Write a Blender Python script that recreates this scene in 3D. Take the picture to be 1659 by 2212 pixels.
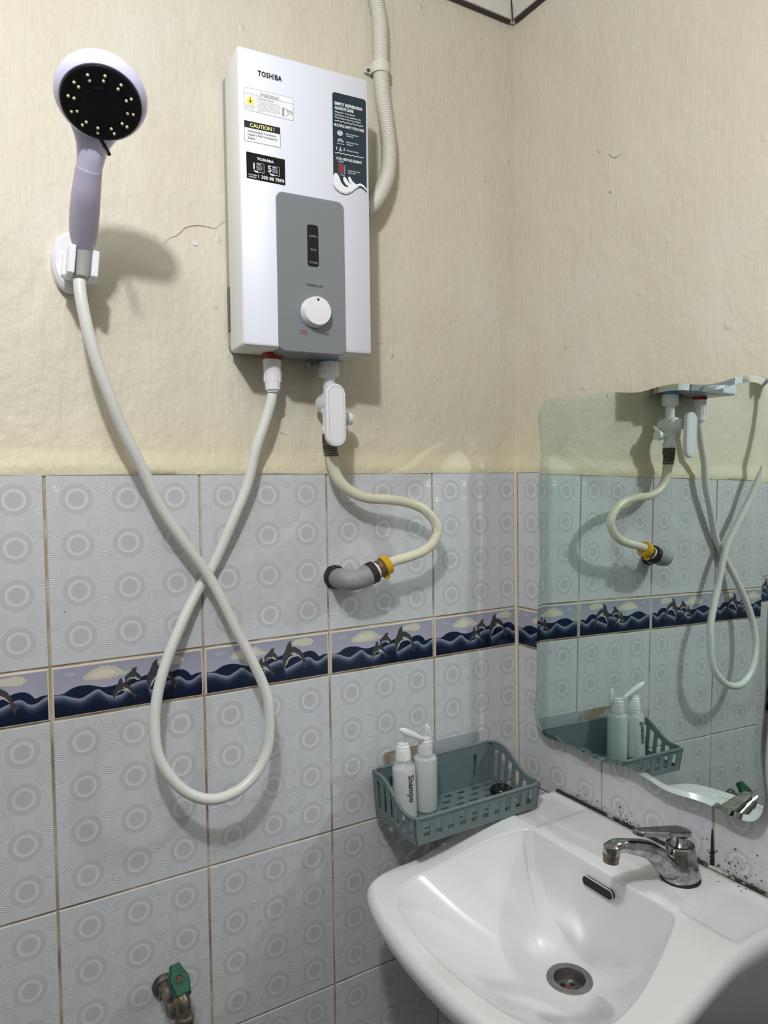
import bpy, math, random
from math import sin, cos, pi, sqrt, radians
from mathutils import Vector as V, Matrix, Euler, noise
from mathutils.geometry import tessellate_polygon

for o in list(bpy.data.objects): bpy.data.objects.remove(o)
S = bpy.context.scene
COL = S.collection
Z0 = 1.32            # height of the top edge of the wall tiles above the floor; all z below are measured from that edge

# ------------------------------------------------------------------ camera, world, lamp, exposure
CAM = V((-0.88423, -1.00755, -0.01896)); ANG = (1.53074, 0.01376, -0.53944); FPX = 1553.08
cd = bpy.data.cameras.new('camera'); cam = bpy.data.objects.new('camera', cd); COL.objects.link(cam)
cam.location = CAM + V((0, 0, Z0)); cam.rotation_euler = ANG
cd.sensor_fit = 'VERTICAL'; cd.sensor_height = 32.0; cd.lens = FPX / 2212 * 32.0
cd.clip_start = 0.01; cd.clip_end = 50
S.camera = cam
w = bpy.data.worlds.new('world'); S.world = w; w.use_nodes = True
w.node_tree.nodes['Background'].inputs[0].default_value = (0.8, 0.85, 0.95, 1)
w.node_tree.nodes['Background'].inputs[1].default_value = 0.15
LAMP = V((-0.98, -0.90, 0.75))
ld = bpy.data.lights.new('ceiling_bulb', 'POINT'); ld.energy = 29.5; ld.shadow_soft_size = 0.03; ld.color = (0.98, 0.985, 1.0)
lo = bpy.data.objects.new('ceiling_bulb', ld); COL.objects.link(lo); lo.location = LAMP + V((0, 0, Z0))
S.view_settings.view_transform = 'Standard'; S.view_settings.look = 'None'
S.view_settings.gamma = 1.0; S.view_settings.use_curve_mapping = False
S.view_settings.exposure = 0.0
S.cycles.use_denoising = True; S.cycles.caustics_reflective = True; S.cycles.sample_clamp_indirect = 0.0
S.cycles.use_guiding = True; S.cycles.guiding_training_samples = 64      # the lamp's light thrown onto the tiles by the mirror
S.cycles.adaptive_threshold = 0.03
S.cycles.max_bounces = 7; S.cycles.diffuse_bounces = 3; S.cycles.glossy_bounces = 4
S.cycles.transparent_max_bounces = 12; S.cycles.blur_glossy = 0.0

RM = Euler(ANG, 'XYZ').to_matrix()
def ray(x, y):
    return (RM @ V(((x - 829.5) / FPX, -(y - 1106) / FPX, -1))).normalized()
def wy(x, y, D):            # point of the ray through that picture point at distance D in front of the left wall
    d = ray(x, y); return CAM + d * ((-D - CAM.y) / d.y)
def wx(x, y, X):
    d = ray(x, y); return CAM + d * ((X - CAM.x) / d.x)
def wz(x, y, Z):
    d = ray(x, y); return CAM + d * ((Z - CAM.z) / d.z)

# ------------------------------------------------------------------ materials
def mat(name, col, rough=0.5, metal=0.0, spec=0.5, **k):
    m = bpy.data.materials.new(name); m.use_nodes = True
    b = m.node_tree.nodes['Principled BSDF']
    b.inputs['Base Color'].default_value = (*col, 1); b.inputs['Roughness'].default_value = rough
    b.inputs['Metallic'].default_value = metal; b.inputs['Specular IOR Level'].default_value = spec
    for kk, v in k.items(): b.inputs[kk.replace('_', ' ')].default_value = v
    return m
class NT:
    def __init__(s, m): s.t = m.node_tree; s.b = s.t.nodes['Principled BSDF']
    def n(s, typ, **k):
        x = s.t.nodes.new(typ)
        for a, v in k.items(): setattr(x, a, v)
        return x
    def l(s, a, b): s.t.links.new(a, b)
    def math(s, op, a, b=None, c=None, clamp=False):
        x = s.n('ShaderNodeMath', operation=op); x.use_clamp = clamp
        for i, v in enumerate((a, b, c)):
            if v is None: continue
            if isinstance(v, (int, float)): x.inputs[i].default_value = v
            else: s.l(v, x.inputs[i])
        return x.outputs[0]
    def noise(s, scale, detail=3, rough=0.5, vec=None):
        x = s.n('ShaderNodeTexNoise'); x.inputs['Scale'].default_value = scale; x.inputs['Detail'].default_value = detail
        x.inputs['Roughness'].default_value = rough
        if vec is not None: s.l(vec, x.inputs['Vector'])
        return x.outputs['Fac']
    def ramp(s, fac, stops):
        x = s.n('ShaderNodeValToRGB'); e = x.color_ramp.elements
        while len(e) < len(stops): e.new(0.5)
        for i, (p, c) in enumerate(stops): e[i].position = p; e[i].color = (*c, 1) if len(c) == 3 else c
        s.l(fac, x.inputs[0]); return x.outputs[0]
    def mix(s, fac, a, b):
        x = s.n('ShaderNodeMix', data_type='RGBA')
        if isinstance(fac, (int, float)): x.inputs[0].default_value = fac
        else: s.l(fac, x.inputs[0])
        for i, v in ((6, a), (7, b)):
            if isinstance(v, tuple): x.inputs[i].default_value = (*v, 1)
            else: s.l(v, x.inputs[i])
        return x.outputs[2]
    def bump(s, h, dist, strength=1.0):
        x = s.n('ShaderNodeBump'); x.inputs['Distance'].default_value = dist; x.inputs['Strength'].default_value = strength
        s.l(h, x.inputs['Height']); s.l(x.outputs[0], s.b.inputs['Normal']); return x
    def mapscale(s, vec, sc):
        x = s.n('ShaderNodeMapping'); x.inputs['Scale'].default_value = sc; s.l(vec, x.inputs[0]); return x.outputs[0]

def plaster_mat():
    m = mat('plaster', (0.7, 0.64, 0.5), 0.55); t = NT(m)
    g = t.n('ShaderNodeNewGeometry').outputs['Position']
    n1 = t.noise(2.2, 4, 0.6, g); n2 = t.noise(9, 4, 0.6, g)
    c = t.ramp(n1, [(0.3, (0.595, 0.552, 0.435)), (0.55, (0.64, 0.598, 0.485)), (0.75, (0.67, 0.64, 0.55))])
    sep = t.n('ShaderNodeSeparateXYZ'); t.l(g, sep.inputs[0])
    # yellower paint towards the tile edge
    low = t.n('ShaderNodeMapRange'); t.l(sep.outputs[2], low.inputs[0])
    low.inputs[1].default_value = Z0; low.inputs[2].default_value = Z0 + 0.1; low.inputs[3].default_value = 0.55; low.inputs[4].default_value = 0
    c = t.mix(low.outputs[0], c, (0.77, 0.70, 0.46))
    # small dark pits
    v = t.n('ShaderNodeTexVoronoi'); v.inputs['Scale'].default_value = 14; t.l(g, v.inputs['Vector'])
    pit = t.math('LESS_THAN', v.outputs['Distance'], 0.022)
    c = t.mix(t.math('MULTIPLY', pit, 0.6), c, (0.25, 0.19, 0.11))
    t.l(c, t.b.inputs['Base Color'])
    # vertical brush streaks + fine grain + lumps and flakes
    st = t.noise(1, 3, 0.6, t.mapscale(g, (170, 170, 22)))
    gr = t.noise(95, 4, 0.65, g)
    fl = t.noise(30, 6, 0.7, g)
    fl2 = t.math('MULTIPLY', t.math('SMOOTH_MAX', t.math('SUBTRACT', fl, 0.60), 0.0, 0.05), 2.2)
    mask = t.n('ShaderNodeMapRange'); t.l(sep.outputs[2], mask.inputs[0])
    mask.inputs[1].default_value = Z0 + 0.12; mask.inputs[2].default_value = Z0 + 0.45; mask.inputs[3].default_value = 1.0; mask.inputs[4].default_value = 0.25
    v2 = t.n('ShaderNodeTexVoronoi'); v2.inputs['Scale'].default_value = 26; t.l(g, v2.inputs['Vector'])
    kn = t.math('MULTIPLY', t.math('SUBTRACT', 0.16, v2.outputs['Distance'], clamp=True), 6)
    kn = t.math('MULTIPLY', kn, t.math('GREATER_THAN', t.noise(7, 2, 0.5, g), 0.56))
    h = t.math('ADD', t.math('MULTIPLY', st, 0.40), t.math('MULTIPLY', gr, 0.55))
    h = t.math('ADD', h, t.math('MULTIPLY', fl2, mask.outputs[0]))
    h = t.math('ADD', h, kn); h = t.math('ADD', h, t.math('MULTIPLY', n2, 1.8))
    h = t.math('ADD', h, t.math('MULTIPLY', t.noise(48, 2, 0.5, t.mapscale(g, (1, 1, .8))), 1.0))
    t.bump(h, 0.0026, 0.8)
    return m
def grout_mat():
    m = mat('grout', (0.6, 0.53, 0.4), 0.9); t = NT(m)
    g = t.n('ShaderNodeNewGeometry').outputs['Position']
    c = t.ramp(t.noise(10, 4, 0.6, g), [(0.36, (0.16, 0.115, 0.065)), (0.5, (0.42, 0.34, 0.22)), (0.66, (0.66, 0.60, 0.47))])
    t.l(c, t.b.inputs['Base Color']); return m
def tile_mat():
    m = mat('tile_glaze', (0.6, 0.6, 0.6), 0.2); t = NT(m)
    o = t.n('ShaderNodeTexCoord').outputs['Object']
    s = t.n('ShaderNodeSeparateXYZ'); t.l(o, s.inputs[0])
    def cell(off):
        cx = t.math('ADD', t.math('DIVIDE', t.math('SUBTRACT', s.outputs[0], 0.038), 0.0635), off)
        cz = t.math('ADD', t.math('DIVIDE', t.math('SUBTRACT', s.outputs[2], 0.036), 0.060), off)
        dx = t.math('MULTIPLY', t.math('SUBTRACT', t.math('FRACT', t.math('ADD', cx, 20.5)), 0.5), 0.0635)
        dz = t.math('MULTIPLY', t.math('SUBTRACT', t.math('FRACT', t.math('ADD', cz, 20.5)), 0.5), 0.060)
        return t.math('SQRT', t.math('ADD', t.math('MULTIPLY', dx, dx), t.math('MULTIPLY', dz, dz)))
    r = cell(0.0); r2 = cell(0.5)
    W = [0.55]*3
    a, b = (0.62, 0.64, 0.67), (0.525, 0.54, 0.56)
    c = t.ramp(t.math('MULTIPLY', r, 40), [(0, b), (0.36, b), (0.40, a), (0.45, a), (0.48, (0.70, 0.72, 0.745)), (0.54, (0.68, 0.70, 0.725)), (0.575, (0.54, 0.555, 0.575)), (0.79, (0.54, 0.555, 0.575)), (0.84, a)])
    mott = t.noise(60, 3, 0.6, o)
    c = t.mix(t.math('MULTIPLY', mott, 0.10), c, (0.5, 0.5, 0.5))
    # fine grey strip by the edges and a few flecks
    v = t.n('ShaderNodeTexVoronoi'); v.inputs['Scale'].default_value = 11
    gpos = t.n('ShaderNodeNewGeometry').outputs['Position']; t.l(gpos, v.inputs['Vector'])
    c = t.mix(t.math('MULTIPLY', t.math('LESS_THAN', v.outputs['Distance'], 0.013), 0.8), c, (0.05, 0.05, 0.05))
    t.l(c, t.b.inputs['Base Color'])
    wav = t.math('SINE', t.math('MULTIPLY', r2, 2 * pi / 0.0026))
    win = t.math('MULTIPLY', t.math('LESS_THAN', r2, 0.021), t.math('GREATER_THAN', r2, 0.0105))
    h = t.math('MULTIPLY', wav, win)
    lip = t.math('MULTIPLY', t.math('LESS_THAN', r, 0.0148), t.math('GREATER_THAN', r, 0.0095))
    h = t.math('ADD', h, lip); h = t.math('ADD', h, t.math('MULTIPLY', t.noise(14, 2, 0.5, gpos), 2.5))
    t.bump(h, 0.00019, 0.8)
    return m
def vcol_mat(name, rough):
    m = mat(name, (1, 1, 1), rough); t = NT(m)
    a = t.n('ShaderNodeVertexColor', layer_name='Col'); t.l(a.outputs[0], t.b.inputs['Base Color']); return m
def mix_mat(name, c1, c2, scale, rough, metal=0.0, lo=0.4, hi=0.6, bump=0.0):
    m = mat(name, c1, rough, metal); t = NT(m)
    o = t.n('ShaderNodeTexCoord').outputs['Object']
    f = t.noise(scale, 5, 0.65, o)
    t.l(t.ramp(f, [(lo, c1), (hi, c2)]), t.b.inputs['Base Color'])
    if bump: t.bump(f, bump)
    return m

M = {}
M['plaster'] = plaster_mat(); M['grout'] = grout_mat(); M['tile'] = tile_mat(); M['print'] = vcol_mat('border_print', 0.15)
M['tile_edge'] = mat('border_glaze', (0.72, 0.66, 0.58), 0.25)
M['ceil'] = mat('ceiling_paint', (0.55, 0.54, 0.51), 0.7)
M['cornice'] = mix_mat('cornice_paint', (0.78, 0.75, 0.72), (0.55, 0.50, 0.42), 14, 0.5, 0, 0.45, 0.75)
M['floor'] = mix_mat('floor_tile', (0.20, 0.19, 0.18), (0.16, 0.15, 0.14), 8, 0.3)
M['white'] = mat('white_plastic', (0.80, 0.81, 0.86), 0.22)
M['heat_white'] = mat('heater_white', (0.74, 0.77, 0.86), 0.38)
M['heat_side'] = mat('heater_side', (0.72, 0.72, 0.70), 0.4)
M['heat_grey'] = mat('heater_back', (0.38, 0.39, 0.38), 0.5)
M['panel'] = mat('panel_grey', (0.245, 0.265, 0.285), 0.32, 0.25)
M['black'] = mat('black_plastic', (0.006, 0.006, 0.008), 0.22)
M['matblack'] = mat('black_rubber', (0.012, 0.012, 0.014), 0.6)
M['ink'] = mat('black_ink', (0.012, 0.012, 0.015), 0.5)
M['greyink'] = mat('grey_ink', (0.20, 0.21, 0.24), 0.5)
M['dimink'] = mat('pale_grey_ink', (0.30, 0.31, 0.34), 0.5)
M['whiteink'] = mat('white_ink', (0.85, 0.87, 0.88), 0.5)
M['yellowink'] = mat('yellow_ink', (0.85, 0.82, 0.10), 0.5)
M['paleyellow'] = mat('pale_yellow_ink', (0.88, 0.86, 0.42), 0.5)
M['redink'] = mat('red_ink', (0.35, 0.05, 0.04), 0.5)
M['navy'] = mat('navy_sticker', (0.014, 0.030, 0.048), 0.3)
M['paper'] = mat('sticker_white', (0.86, 0.87, 0.90), 0.35)
M['hose'] = mat('white_hose', (0.70, 0.715, 0.68), 0.32)
M['cream_hose'] = mix_mat('cream_hose', (0.70, 0.68, 0.54), (0.50, 0.47, 0.36), 22, 0.35, 0, 0.5, 0.85)
M['lilac'] = mat('lilac_white_plastic', (0.66, 0.64, 0.86), 0.2)
M['lilac_grip'] = mat('lilac_grip', (0.50, 0.47, 0.62), 0.38)
M['nozzle'] = mat('rubber_nozzle', (0.55, 0.54, 0.36), 0.5)
M['greysleeve'] = mat('grey_sleeve', (0.36, 0.37, 0.36), 0.35)
M['red'] = mat('red_plastic', (0.25, 0.006, 0.006), 0.35)
M['blue'] = mat('blue_plastic', (0.10, 0.28, 0.48), 0.35)
M['conduit'] = mat('conduit_plastic', (0.66, 0.64, 0.57), 0.45)
M['mirror'] = mat('mirror_silver', (0.70, 0.80, 0.765), 0.0, 1.0)
M['mirror_edge'] = mat('mirror_edge', (0.16, 0.24, 0.22), 0.1, 0.3)
M['mirror_back'] = mat('mirror_back', (0.30, 0.31, 0.30), 0.6)
M['ceramic'] = mat('ceramic', (0.77, 0.765, 0.775), 0.13, 0.0, 0.6)
M['chrome'] = mix_mat('worn_chrome', (0.50, 0.50, 0.50), (0.26, 0.25, 0.24), 70, 0.16, 1.0, 0.42, 0.62, 0.0004)
M['steel'] = mix_mat('drain_steel', (0.30, 0.30, 0.30), (0.22, 0.22, 0.21), 60, 0.35, 0.85)
M['brass'] = mix_mat('tarnished_brass', (0.30, 0.265, 0.21), (0.14, 0.12, 0.095), 80, 0.38, 0.8)
M['darkmetal'] = mix_mat('dark_metal', (0.14, 0.12, 0.10), (0.06, 0.05, 0.04), 90, 0.45, 0.6)
M['green'] = mix_mat('green_handle', (0.003, 0.095, 0.052), (0.002, 0.055, 0.03), 60, 0.4)
M['elbow'] = mix_mat('grey_pvc', (0.245, 0.255, 0.265), (0.30, 0.31, 0.32), 60, 0.55)
M['amber'] = mat('amber_plastic', (0.62, 0.36, 0.01), 0.25)
M['brown'] = mix_mat('brown_rust', (0.10, 0.055, 0.025), (0.20, 0.11, 0.04), 120, 0.5)
M['basket'] = mat('basket_plastic', (0.135, 0.178, 0.190), 0.42)
M['strip'] = mix_mat('adhesive_strip', (0.30, 0.25, 0.18), (0.45, 0.47, 0.50), 9, 0.5, 0, 0.42, 0.5)
M['film'] = mat('adhesive_film', (0.40, 0.43, 0.47), 0.35)
M['liquid'] = mat('lotion', (0.72, 0.73, 0.75), 0.35)
M['liquid2'] = mat('conditioner', (0.60, 0.655, 0.65), 0.35)
M['capwhite'] = mat('cap_white', (0.80, 0.82, 0.83), 0.3)
M['clearcap'] = mat('frosted_cap', (0.66, 0.67, 0.67), 0.35)
M['water'] = mat('dark_hole', (0.01, 0.008, 0.006), 0.6)
M['rust'] = mat('rust', (0.20, 0.04, 0.02), 0.7)
M['mold'] = mat('mould', (0.016, 0.013, 0.010), 0.9)
M['bead'] = mix_mat('sealant', (0.55, 0.51, 0.45), (0.03, 0.024, 0.018), 26, 0.7, 0, 0.39, 0.47)
def shell_mat():
    m = mat('clear_plastic', (0.80, 0.84, 0.85), 0.12); t = NT(m)
    tr = t.n('ShaderNodeBsdfTransparent'); mx = t.n('ShaderNodeMixShader'); mx.inputs[0].default_value = 0.38
    out = [n for n in t.t.nodes if n.type == 'OUTPUT_MATERIAL'][0]
    t.l(tr.outputs[0], mx.inputs[1]); t.l(t.b.outputs[0], mx.inputs[2]); t.l(mx.outputs[0], out.inputs[0]); return m
M['shell'] = shell_mat()

# ------------------------------------------------------------------ mesh builder
class MB:
    def __init__(s): s.v = []; s.f = []; s.col = None
    def add(s, verts, faces):
        n = len(s.v); s.v += [V(x) for x in verts]; s.f += [tuple(i + n for i in f) for f in faces]; return s
    def box(s, c, size, R=None, taper=1.0, bev=0.0):
        """box with chamfered vertical (local z) edges when bev > 0"""
        hx, hy, hz = size[0] / 2, size[1] / 2, size[2] / 2
        if bev > 0:
            b = min(bev, hx * .95, hy * .95, hz * .95)
            pts = []
            for zz, k in ((-hz, b), (-hz + b, 0), (hz - b, 0), (hz, b)):
                for sx, sy in ((1, 1), (-1, 1), (-1, -1), (1, -1)):
                    a = (sx * (hx - b), sy * (hy - k)) ; bb = (sx * (hx - k), sy * (hy - b))
                    if k: a = (sx * (hx - 1.3*b), sy * (hy - k)); bb = (sx * (hx - k), sy * (hy - 1.3*b))
                    for q in ((bb, a) if sx * sy > 0 else (a, bb)):
                        pts.append(V((q[0], q[1], zz)))
            f = []
            for r in range(3):
                for i in range(8):
                    f.append((r * 8 + i, r * 8 + (i + 1) % 8, (r + 1) * 8 + (i + 1) % 8, (r + 1) * 8 + i))
            f.append(tuple(range(7, -1, -1))); f.append(tuple(range(24, 32)))
        else:
            pts = [V((x * hx * (taper if z > 0 else 1), y * hy * (taper if z > 0 else 1), z * hz)) for z in (-1, 1) for x, y in ((-1, -1), (1, -1), (1, 1), (-1, 1))]
            f = [(3, 2, 1, 0), (4, 5, 6, 7), (0, 1, 5, 4), (1, 2, 6, 5), (2, 3, 7, 6), (3, 0, 4, 7)]
        if R is not None: pts = [R @ p for p in pts]
        return s.add([p + V(c) for p in pts], f)
    def tube(s, path, r, n=16, caps=True, closed=False):
        path = [V(p) for p in path]; m = len(path)
        rs = r if isinstance(r, (list, tuple)) else [r] * m
        ts = []
        for i in range(m):
            a = path[max(i - 1, 0)]; b = path[min(i + 1, m - 1)]
            if closed: a = path[(i - 1) % m]; b = path[(i + 1) % m]
            ts.append((b - a).normalized())
        up = V((0, 0, 1)) if abs(ts[0].z) < 0.9 else V((1, 0, 0))
        nrm = (up - ts[0] * up.dot(ts[0])).normalized()
        vs = []; fs = []
        for i in range(m):
            nrm = (nrm - ts[i] * nrm.dot(ts[i])).normalized(); bn = ts[i].cross(nrm)
            ra, rb = rs[i] if isinstance(rs[i], (list, tuple)) else (rs[i], rs[i])
            for k in range(n):
                a = 2 * pi * k / n; vs.append(path[i] + nrm * (cos(a) * ra) + bn * (sin(a) * rb))
        mm = m if closed else m - 1
        for i in range(mm):
            for k in range(n):
                j = (i + 1) % m
                fs.append((i * n + k, i * n + (k + 1) % n, j * n + (k + 1) % n, j * n + k))
        if caps and not closed:
            fs.append(tuple(range(n - 1, -1, -1))); fs.append(tuple(range((m - 1) * n, m * n)))
        return s.add(vs, fs)
    def lathe(s, prof, o, ax, n=32, caps=True, xdir=None, sx=1.0):
        ax = V(ax).normalized(); o = V(o)
        u = V(xdir) if xdir is not None else (V((0, 0, 1)) if abs(ax.z) < 0.9 else V((1, 0, 0)))
        u = (u - ax * u.dot(ax)).normalized(); w_ = ax.cross(u)
        vs = []; fs = []
        for r, h in prof:
            for k in range(n):
                a = 2 * pi * k / n; vs.append(o + ax * h + u * (cos(a) * r * sx) + w_ * (sin(a) * r))
        for i in range(len(prof) - 1):
            for k in range(n): fs.append((i * n + k, i * n + (k + 1) % n, (i + 1) * n + (k + 1) % n, (i + 1) * n + k))
        if caps:
            if prof[0][0] > 1e-5: fs.append(tuple(range(n - 1, -1, -1)))
            if prof[-1][0] > 1e-5: fs.append(tuple(range((len(prof) - 1) * n, len(prof) * n)))
        return s.add(vs, fs)
    def prism(s, poly, o, u, v, wdir, h0, h1, bev=0.0):
        """2D outline poly in frame (u,v) at origin o, from height h0 to h1 along wdir; bev insets the far face"""
        o, u, v, wd = V(o), V(u), V(v), V(wdir); n = len(poly)
        def inset(b):
            out = []
            for i in range(n):
                p0, p1, p2 = V(poly[i - 1]), V(poly[i]), V(poly[(i + 1) % n])
                d1 = (p1 - p0).normalized(); d2 = (p2 - p1).normalized()
                nn = V((-(d1.y + d2.y), d1.x + d2.x));
                if nn.length < 1e-6: nn = V((-d1.y, d1.x))
                nn.normalize(); out.append(p1 + nn * b)
            return out
        area = sum(poly[i][0] * poly[(i + 1) % n][1] - poly[(i + 1) % n][0] * poly[i][1] for i in range(n))
        if area < 0: poly = poly[::-1]
        lays = [(poly, h0), (poly, h1 - (bev if h1 > h0 else -bev))]
        if bev: lays.append((inset(bev), h1))
        else: lays[-1] = (poly, h1)
        vs = []
        for P, h in lays: vs += [o + u * p[0] + v * p[1] + wd * h for p in P]
        fs = []
        for i in range(len(lays) - 1):
            for k in range(n): fs.append((i * n + k, i * n + (k + 1) % n, (i + 1) * n + (k + 1) % n, (i + 1) * n + k))
        L = len(lays) - 1
        tri = tessellate_polygon([[V((p[0], p[1], 0)) for p in lays[0][0]]])
        for t in tri: fs.append((t[2], t[1], t[0])); fs.append(tuple(L * n + i for i in t))
        return s.add(vs, fs)
    def build(s, name, m, parent=None, base=None, smooth=True, angle=40, fixn=True):
        me = bpy.data.meshes.new(name)
        b = V(base) if base is not None else (V(parent['b']) if parent is not None else V((0, 0, 0)))
        me.from_pydata([tuple(p - b) for p in s.v], [], s.f)
        if fixn:
            import bmesh
            bm = bmesh.new(); bm.from_mesh(me); bmesh.ops.recalc_face_normals(bm, faces=bm.faces); bm.to_mesh(me); bm.free()
        if s.col:
            a = me.color_attributes.new('Col', 'FLOAT_COLOR', 'POINT')
            for i, c in enumerate(s.col): a.data[i].color = (*c, 1)
        me.materials.append(m)
        if smooth:
            me.shade_smooth()
            me.set_sharp_from_angle(angle=radians(angle))
        o = bpy.data.objects.new(name, me); COL.objects.link(o)
        if parent is not None: o.parent = parent; o['b'] = tuple(b)
        else: o.location = b + V((0, 0, Z0)); o['b'] = tuple(b)
        return o

def thing(name, label, cat, base, group=None):
    e = bpy.data.objects.new(name, None); COL.objects.link(e); e.empty_display_size = 0.02
    e.location = V(base) + V((0, 0, Z0)); e['b'] = tuple(base)
    e['label'] = label; e['category'] = cat
    if group: e['group'] = group
    return e
def tag(o, label, cat, group=None):
    o['label'] = label; o['category'] = cat
    if group: o['group'] = group
    return o
def struct(o): o['kind'] = 'structure'; return o
def rrect(x0, y0, x1, y1, r, n=5):
    r = min(r, (x1 - x0) / 2 - 1e-6, (y1 - y0) / 2 - 1e-6); out = []
    for cx, cy, a0 in ((x1 - r, y1 - r, 0), (x0 + r, y1 - r, 90), (x0 + r, y0 + r, 180), (x1 - r, y0 + r, 270)):
        for i in range(n + 1):
            a = radians(a0 + 90 * i / n); out.append((cx + r * cos(a), cy + r * sin(a)))
    return out
def crom(pts, per=8, closed=False):
    pts = [V(p) for p in pts]; n = len(pts); out = []
    rng = range(n) if closed else range(n - 1)
    for i in rng:
        g = (lambda k: pts[k % n]) if closed else (lambda k: pts[min(max(k, 0), n - 1)])
        p0, p1, p2, p3 = g(i - 1), g(i), g(i + 1), g(i + 2)
        for j in range(per):
            t = j / per
            out.append(0.5 * ((2 * p1) + (p2 - p0) * t + (2 * p0 - 5 * p1 + 4 * p2 - p3) * t * t + (3 * p1 - p0 - 3 * p2 + p3) * t ** 3))
    if not closed: out.append(pts[-1])
    return out
def circle(cx, cy, r, n=20, ry=None): return [(cx + r * cos(2 * pi * i / n), cy + (ry or r) * sin(2 * pi * i / n)) for i in range(n)]

def text_into(mb, txt, height, o, u, v, wd, off, width=None, bold=0.0, align='LEFT', space=1.0):
    """lettering as flat polygons lifted by off, starting at o, along u (reading) and v (up)"""
    cu = bpy.data.curves.new('t', 'FONT'); cu.body = txt; cu.size = 1.0; cu.resolution_u = 2; cu.offset = bold; cu.space_character = space
    ob = bpy.data.objects.new('t', cu); COL.objects.link(ob)
    me = bpy.data.meshes.new_from_object(ob)
    vs = [p.co.copy() for p in me.vertices]; fs = [tuple(p.vertices) for p in me.polygons]
    bpy.data.objects.remove(ob); bpy.data.curves.remove(cu); bpy.data.meshes.remove(me)
    if not vs: return
    x0 = min(p.x for p in vs); x1 = max(p.x for p in vs)
    k = height / 0.73; kx = (width / (x1 - x0)) if width else k
    sh = {'LEFT': 0, 'CENTER': -(x1 - x0) * kx / 2, 'RIGHT': -(x1 - x0) * kx}[align]
    o, u, v, wd = V(o), V(u), V(v), V(wd)
    mb.add([o + u * ((p.x - x0) * kx + sh) + v * (p.y * k) + wd * off for p in vs], fs)

# ------------------------------------------------------------------ the room
YP = 0.008            # plaster lies a little behind the tile faces
CEIL = 0.875
def wall_mesh(length, along, out, start):
    """grout bed below the tile line, a rough cement fillet and plaster above; 'along' runs along the wall, 'out' into the room"""
    mb = MB(); al, ou = V(along), V(out)
    n = 160; prof = [(-Z0, -0.0018), (-0.012, -0.0018), (-0.0040, -0.0018), (-0.0030, 0.0009), (0.004, 0.0016), (0.013, -0.0012), (0.024, -0.0052), (0.034, -YP), (CEIL, -YP)]
    vs = []; fs = []
    for i in range(n + 1):
        p = al * (length * i / n)
        for j, (z, d) in enumerate(prof):
            q = V(start) + p + ou * d; q.z = z
            if 3 <= j <= 7:
                nz = noise.noise(V((i * 0.21, j * 0.7, length))); q.z += nz * 0.0035 * (1 if j > 3 else 0.45); q += ou * (nz * 0.0016)
            vs.append(q)
    m = len(prof)
    for i in range(n):
        for j in range(m - 1): fs.append((i * m + j, (i + 1) * m + j, (i + 1) * m + j + 1, i * m + j + 1))
    # back of the wall
    k = len(vs)
    for s_ in (0, length):
        for z in (-Z0, CEIL): q = V(start) + al * s_ + ou * -0.11; q.z = z; vs.append(q)
    fs += [(k, k + 1, k + 3, k + 2)]
    mb.add(vs, fs); return mb
def make_wall(name, length, along, out, start):
    mb = wall_mesh(length, along, out, start)
    o = mb.build(name, M['plaster'], None, base=start, fixn=False, angle=60)
    o.data.materials.append(M['grout'])
    b = V(o['b'])
    for p in o.data.polygons:
        zc = p.center.z + b.z
        if zc < -0.0038: p.material_index = 1
    return struct(o)
wl = make_wall('wall_left', 1.77, (-1, 0, 0), (0, -1, 0), (0.02, 0, 0))
wr = make_wall('wall_right', 1.77, (0, -1, 0), (-1, 0, 0), (0, 0.02, 0))
WB = V((0.02, 0, 0)); WRB = V((0, 0.02, 0))

def tile_mesh(name, wd, ht, m, b=0.0012, th=0.0075):
    mb = MB(); g = 0.0014
    x0, x1, z0, z1 = g, wd - g, g, ht - g
    mb.prism([(x0, z0), (x1, z0), (x1, z1), (x0, z1)], (0, 0, 0), (1, 0, 0), (0, 0, 1), (0, -1, 0), -th, 0, b)
    o = mb.build(name, m, None, base=(0, 0, 0)); me = o.data; bpy.data.objects.remove(o); return me
TM = {}
def get_tile(w_, h_, kind):
    k = (round(w_, 4), round(h_, 4), kind)
    if k not in TM: TM[k] = tile_mesh('wall_tile' if kind == 'tile' else 'border_tile', w_, h_, M['tile'] if kind == 'tile' else M['tile_edge'])
    return TM[k]

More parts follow.
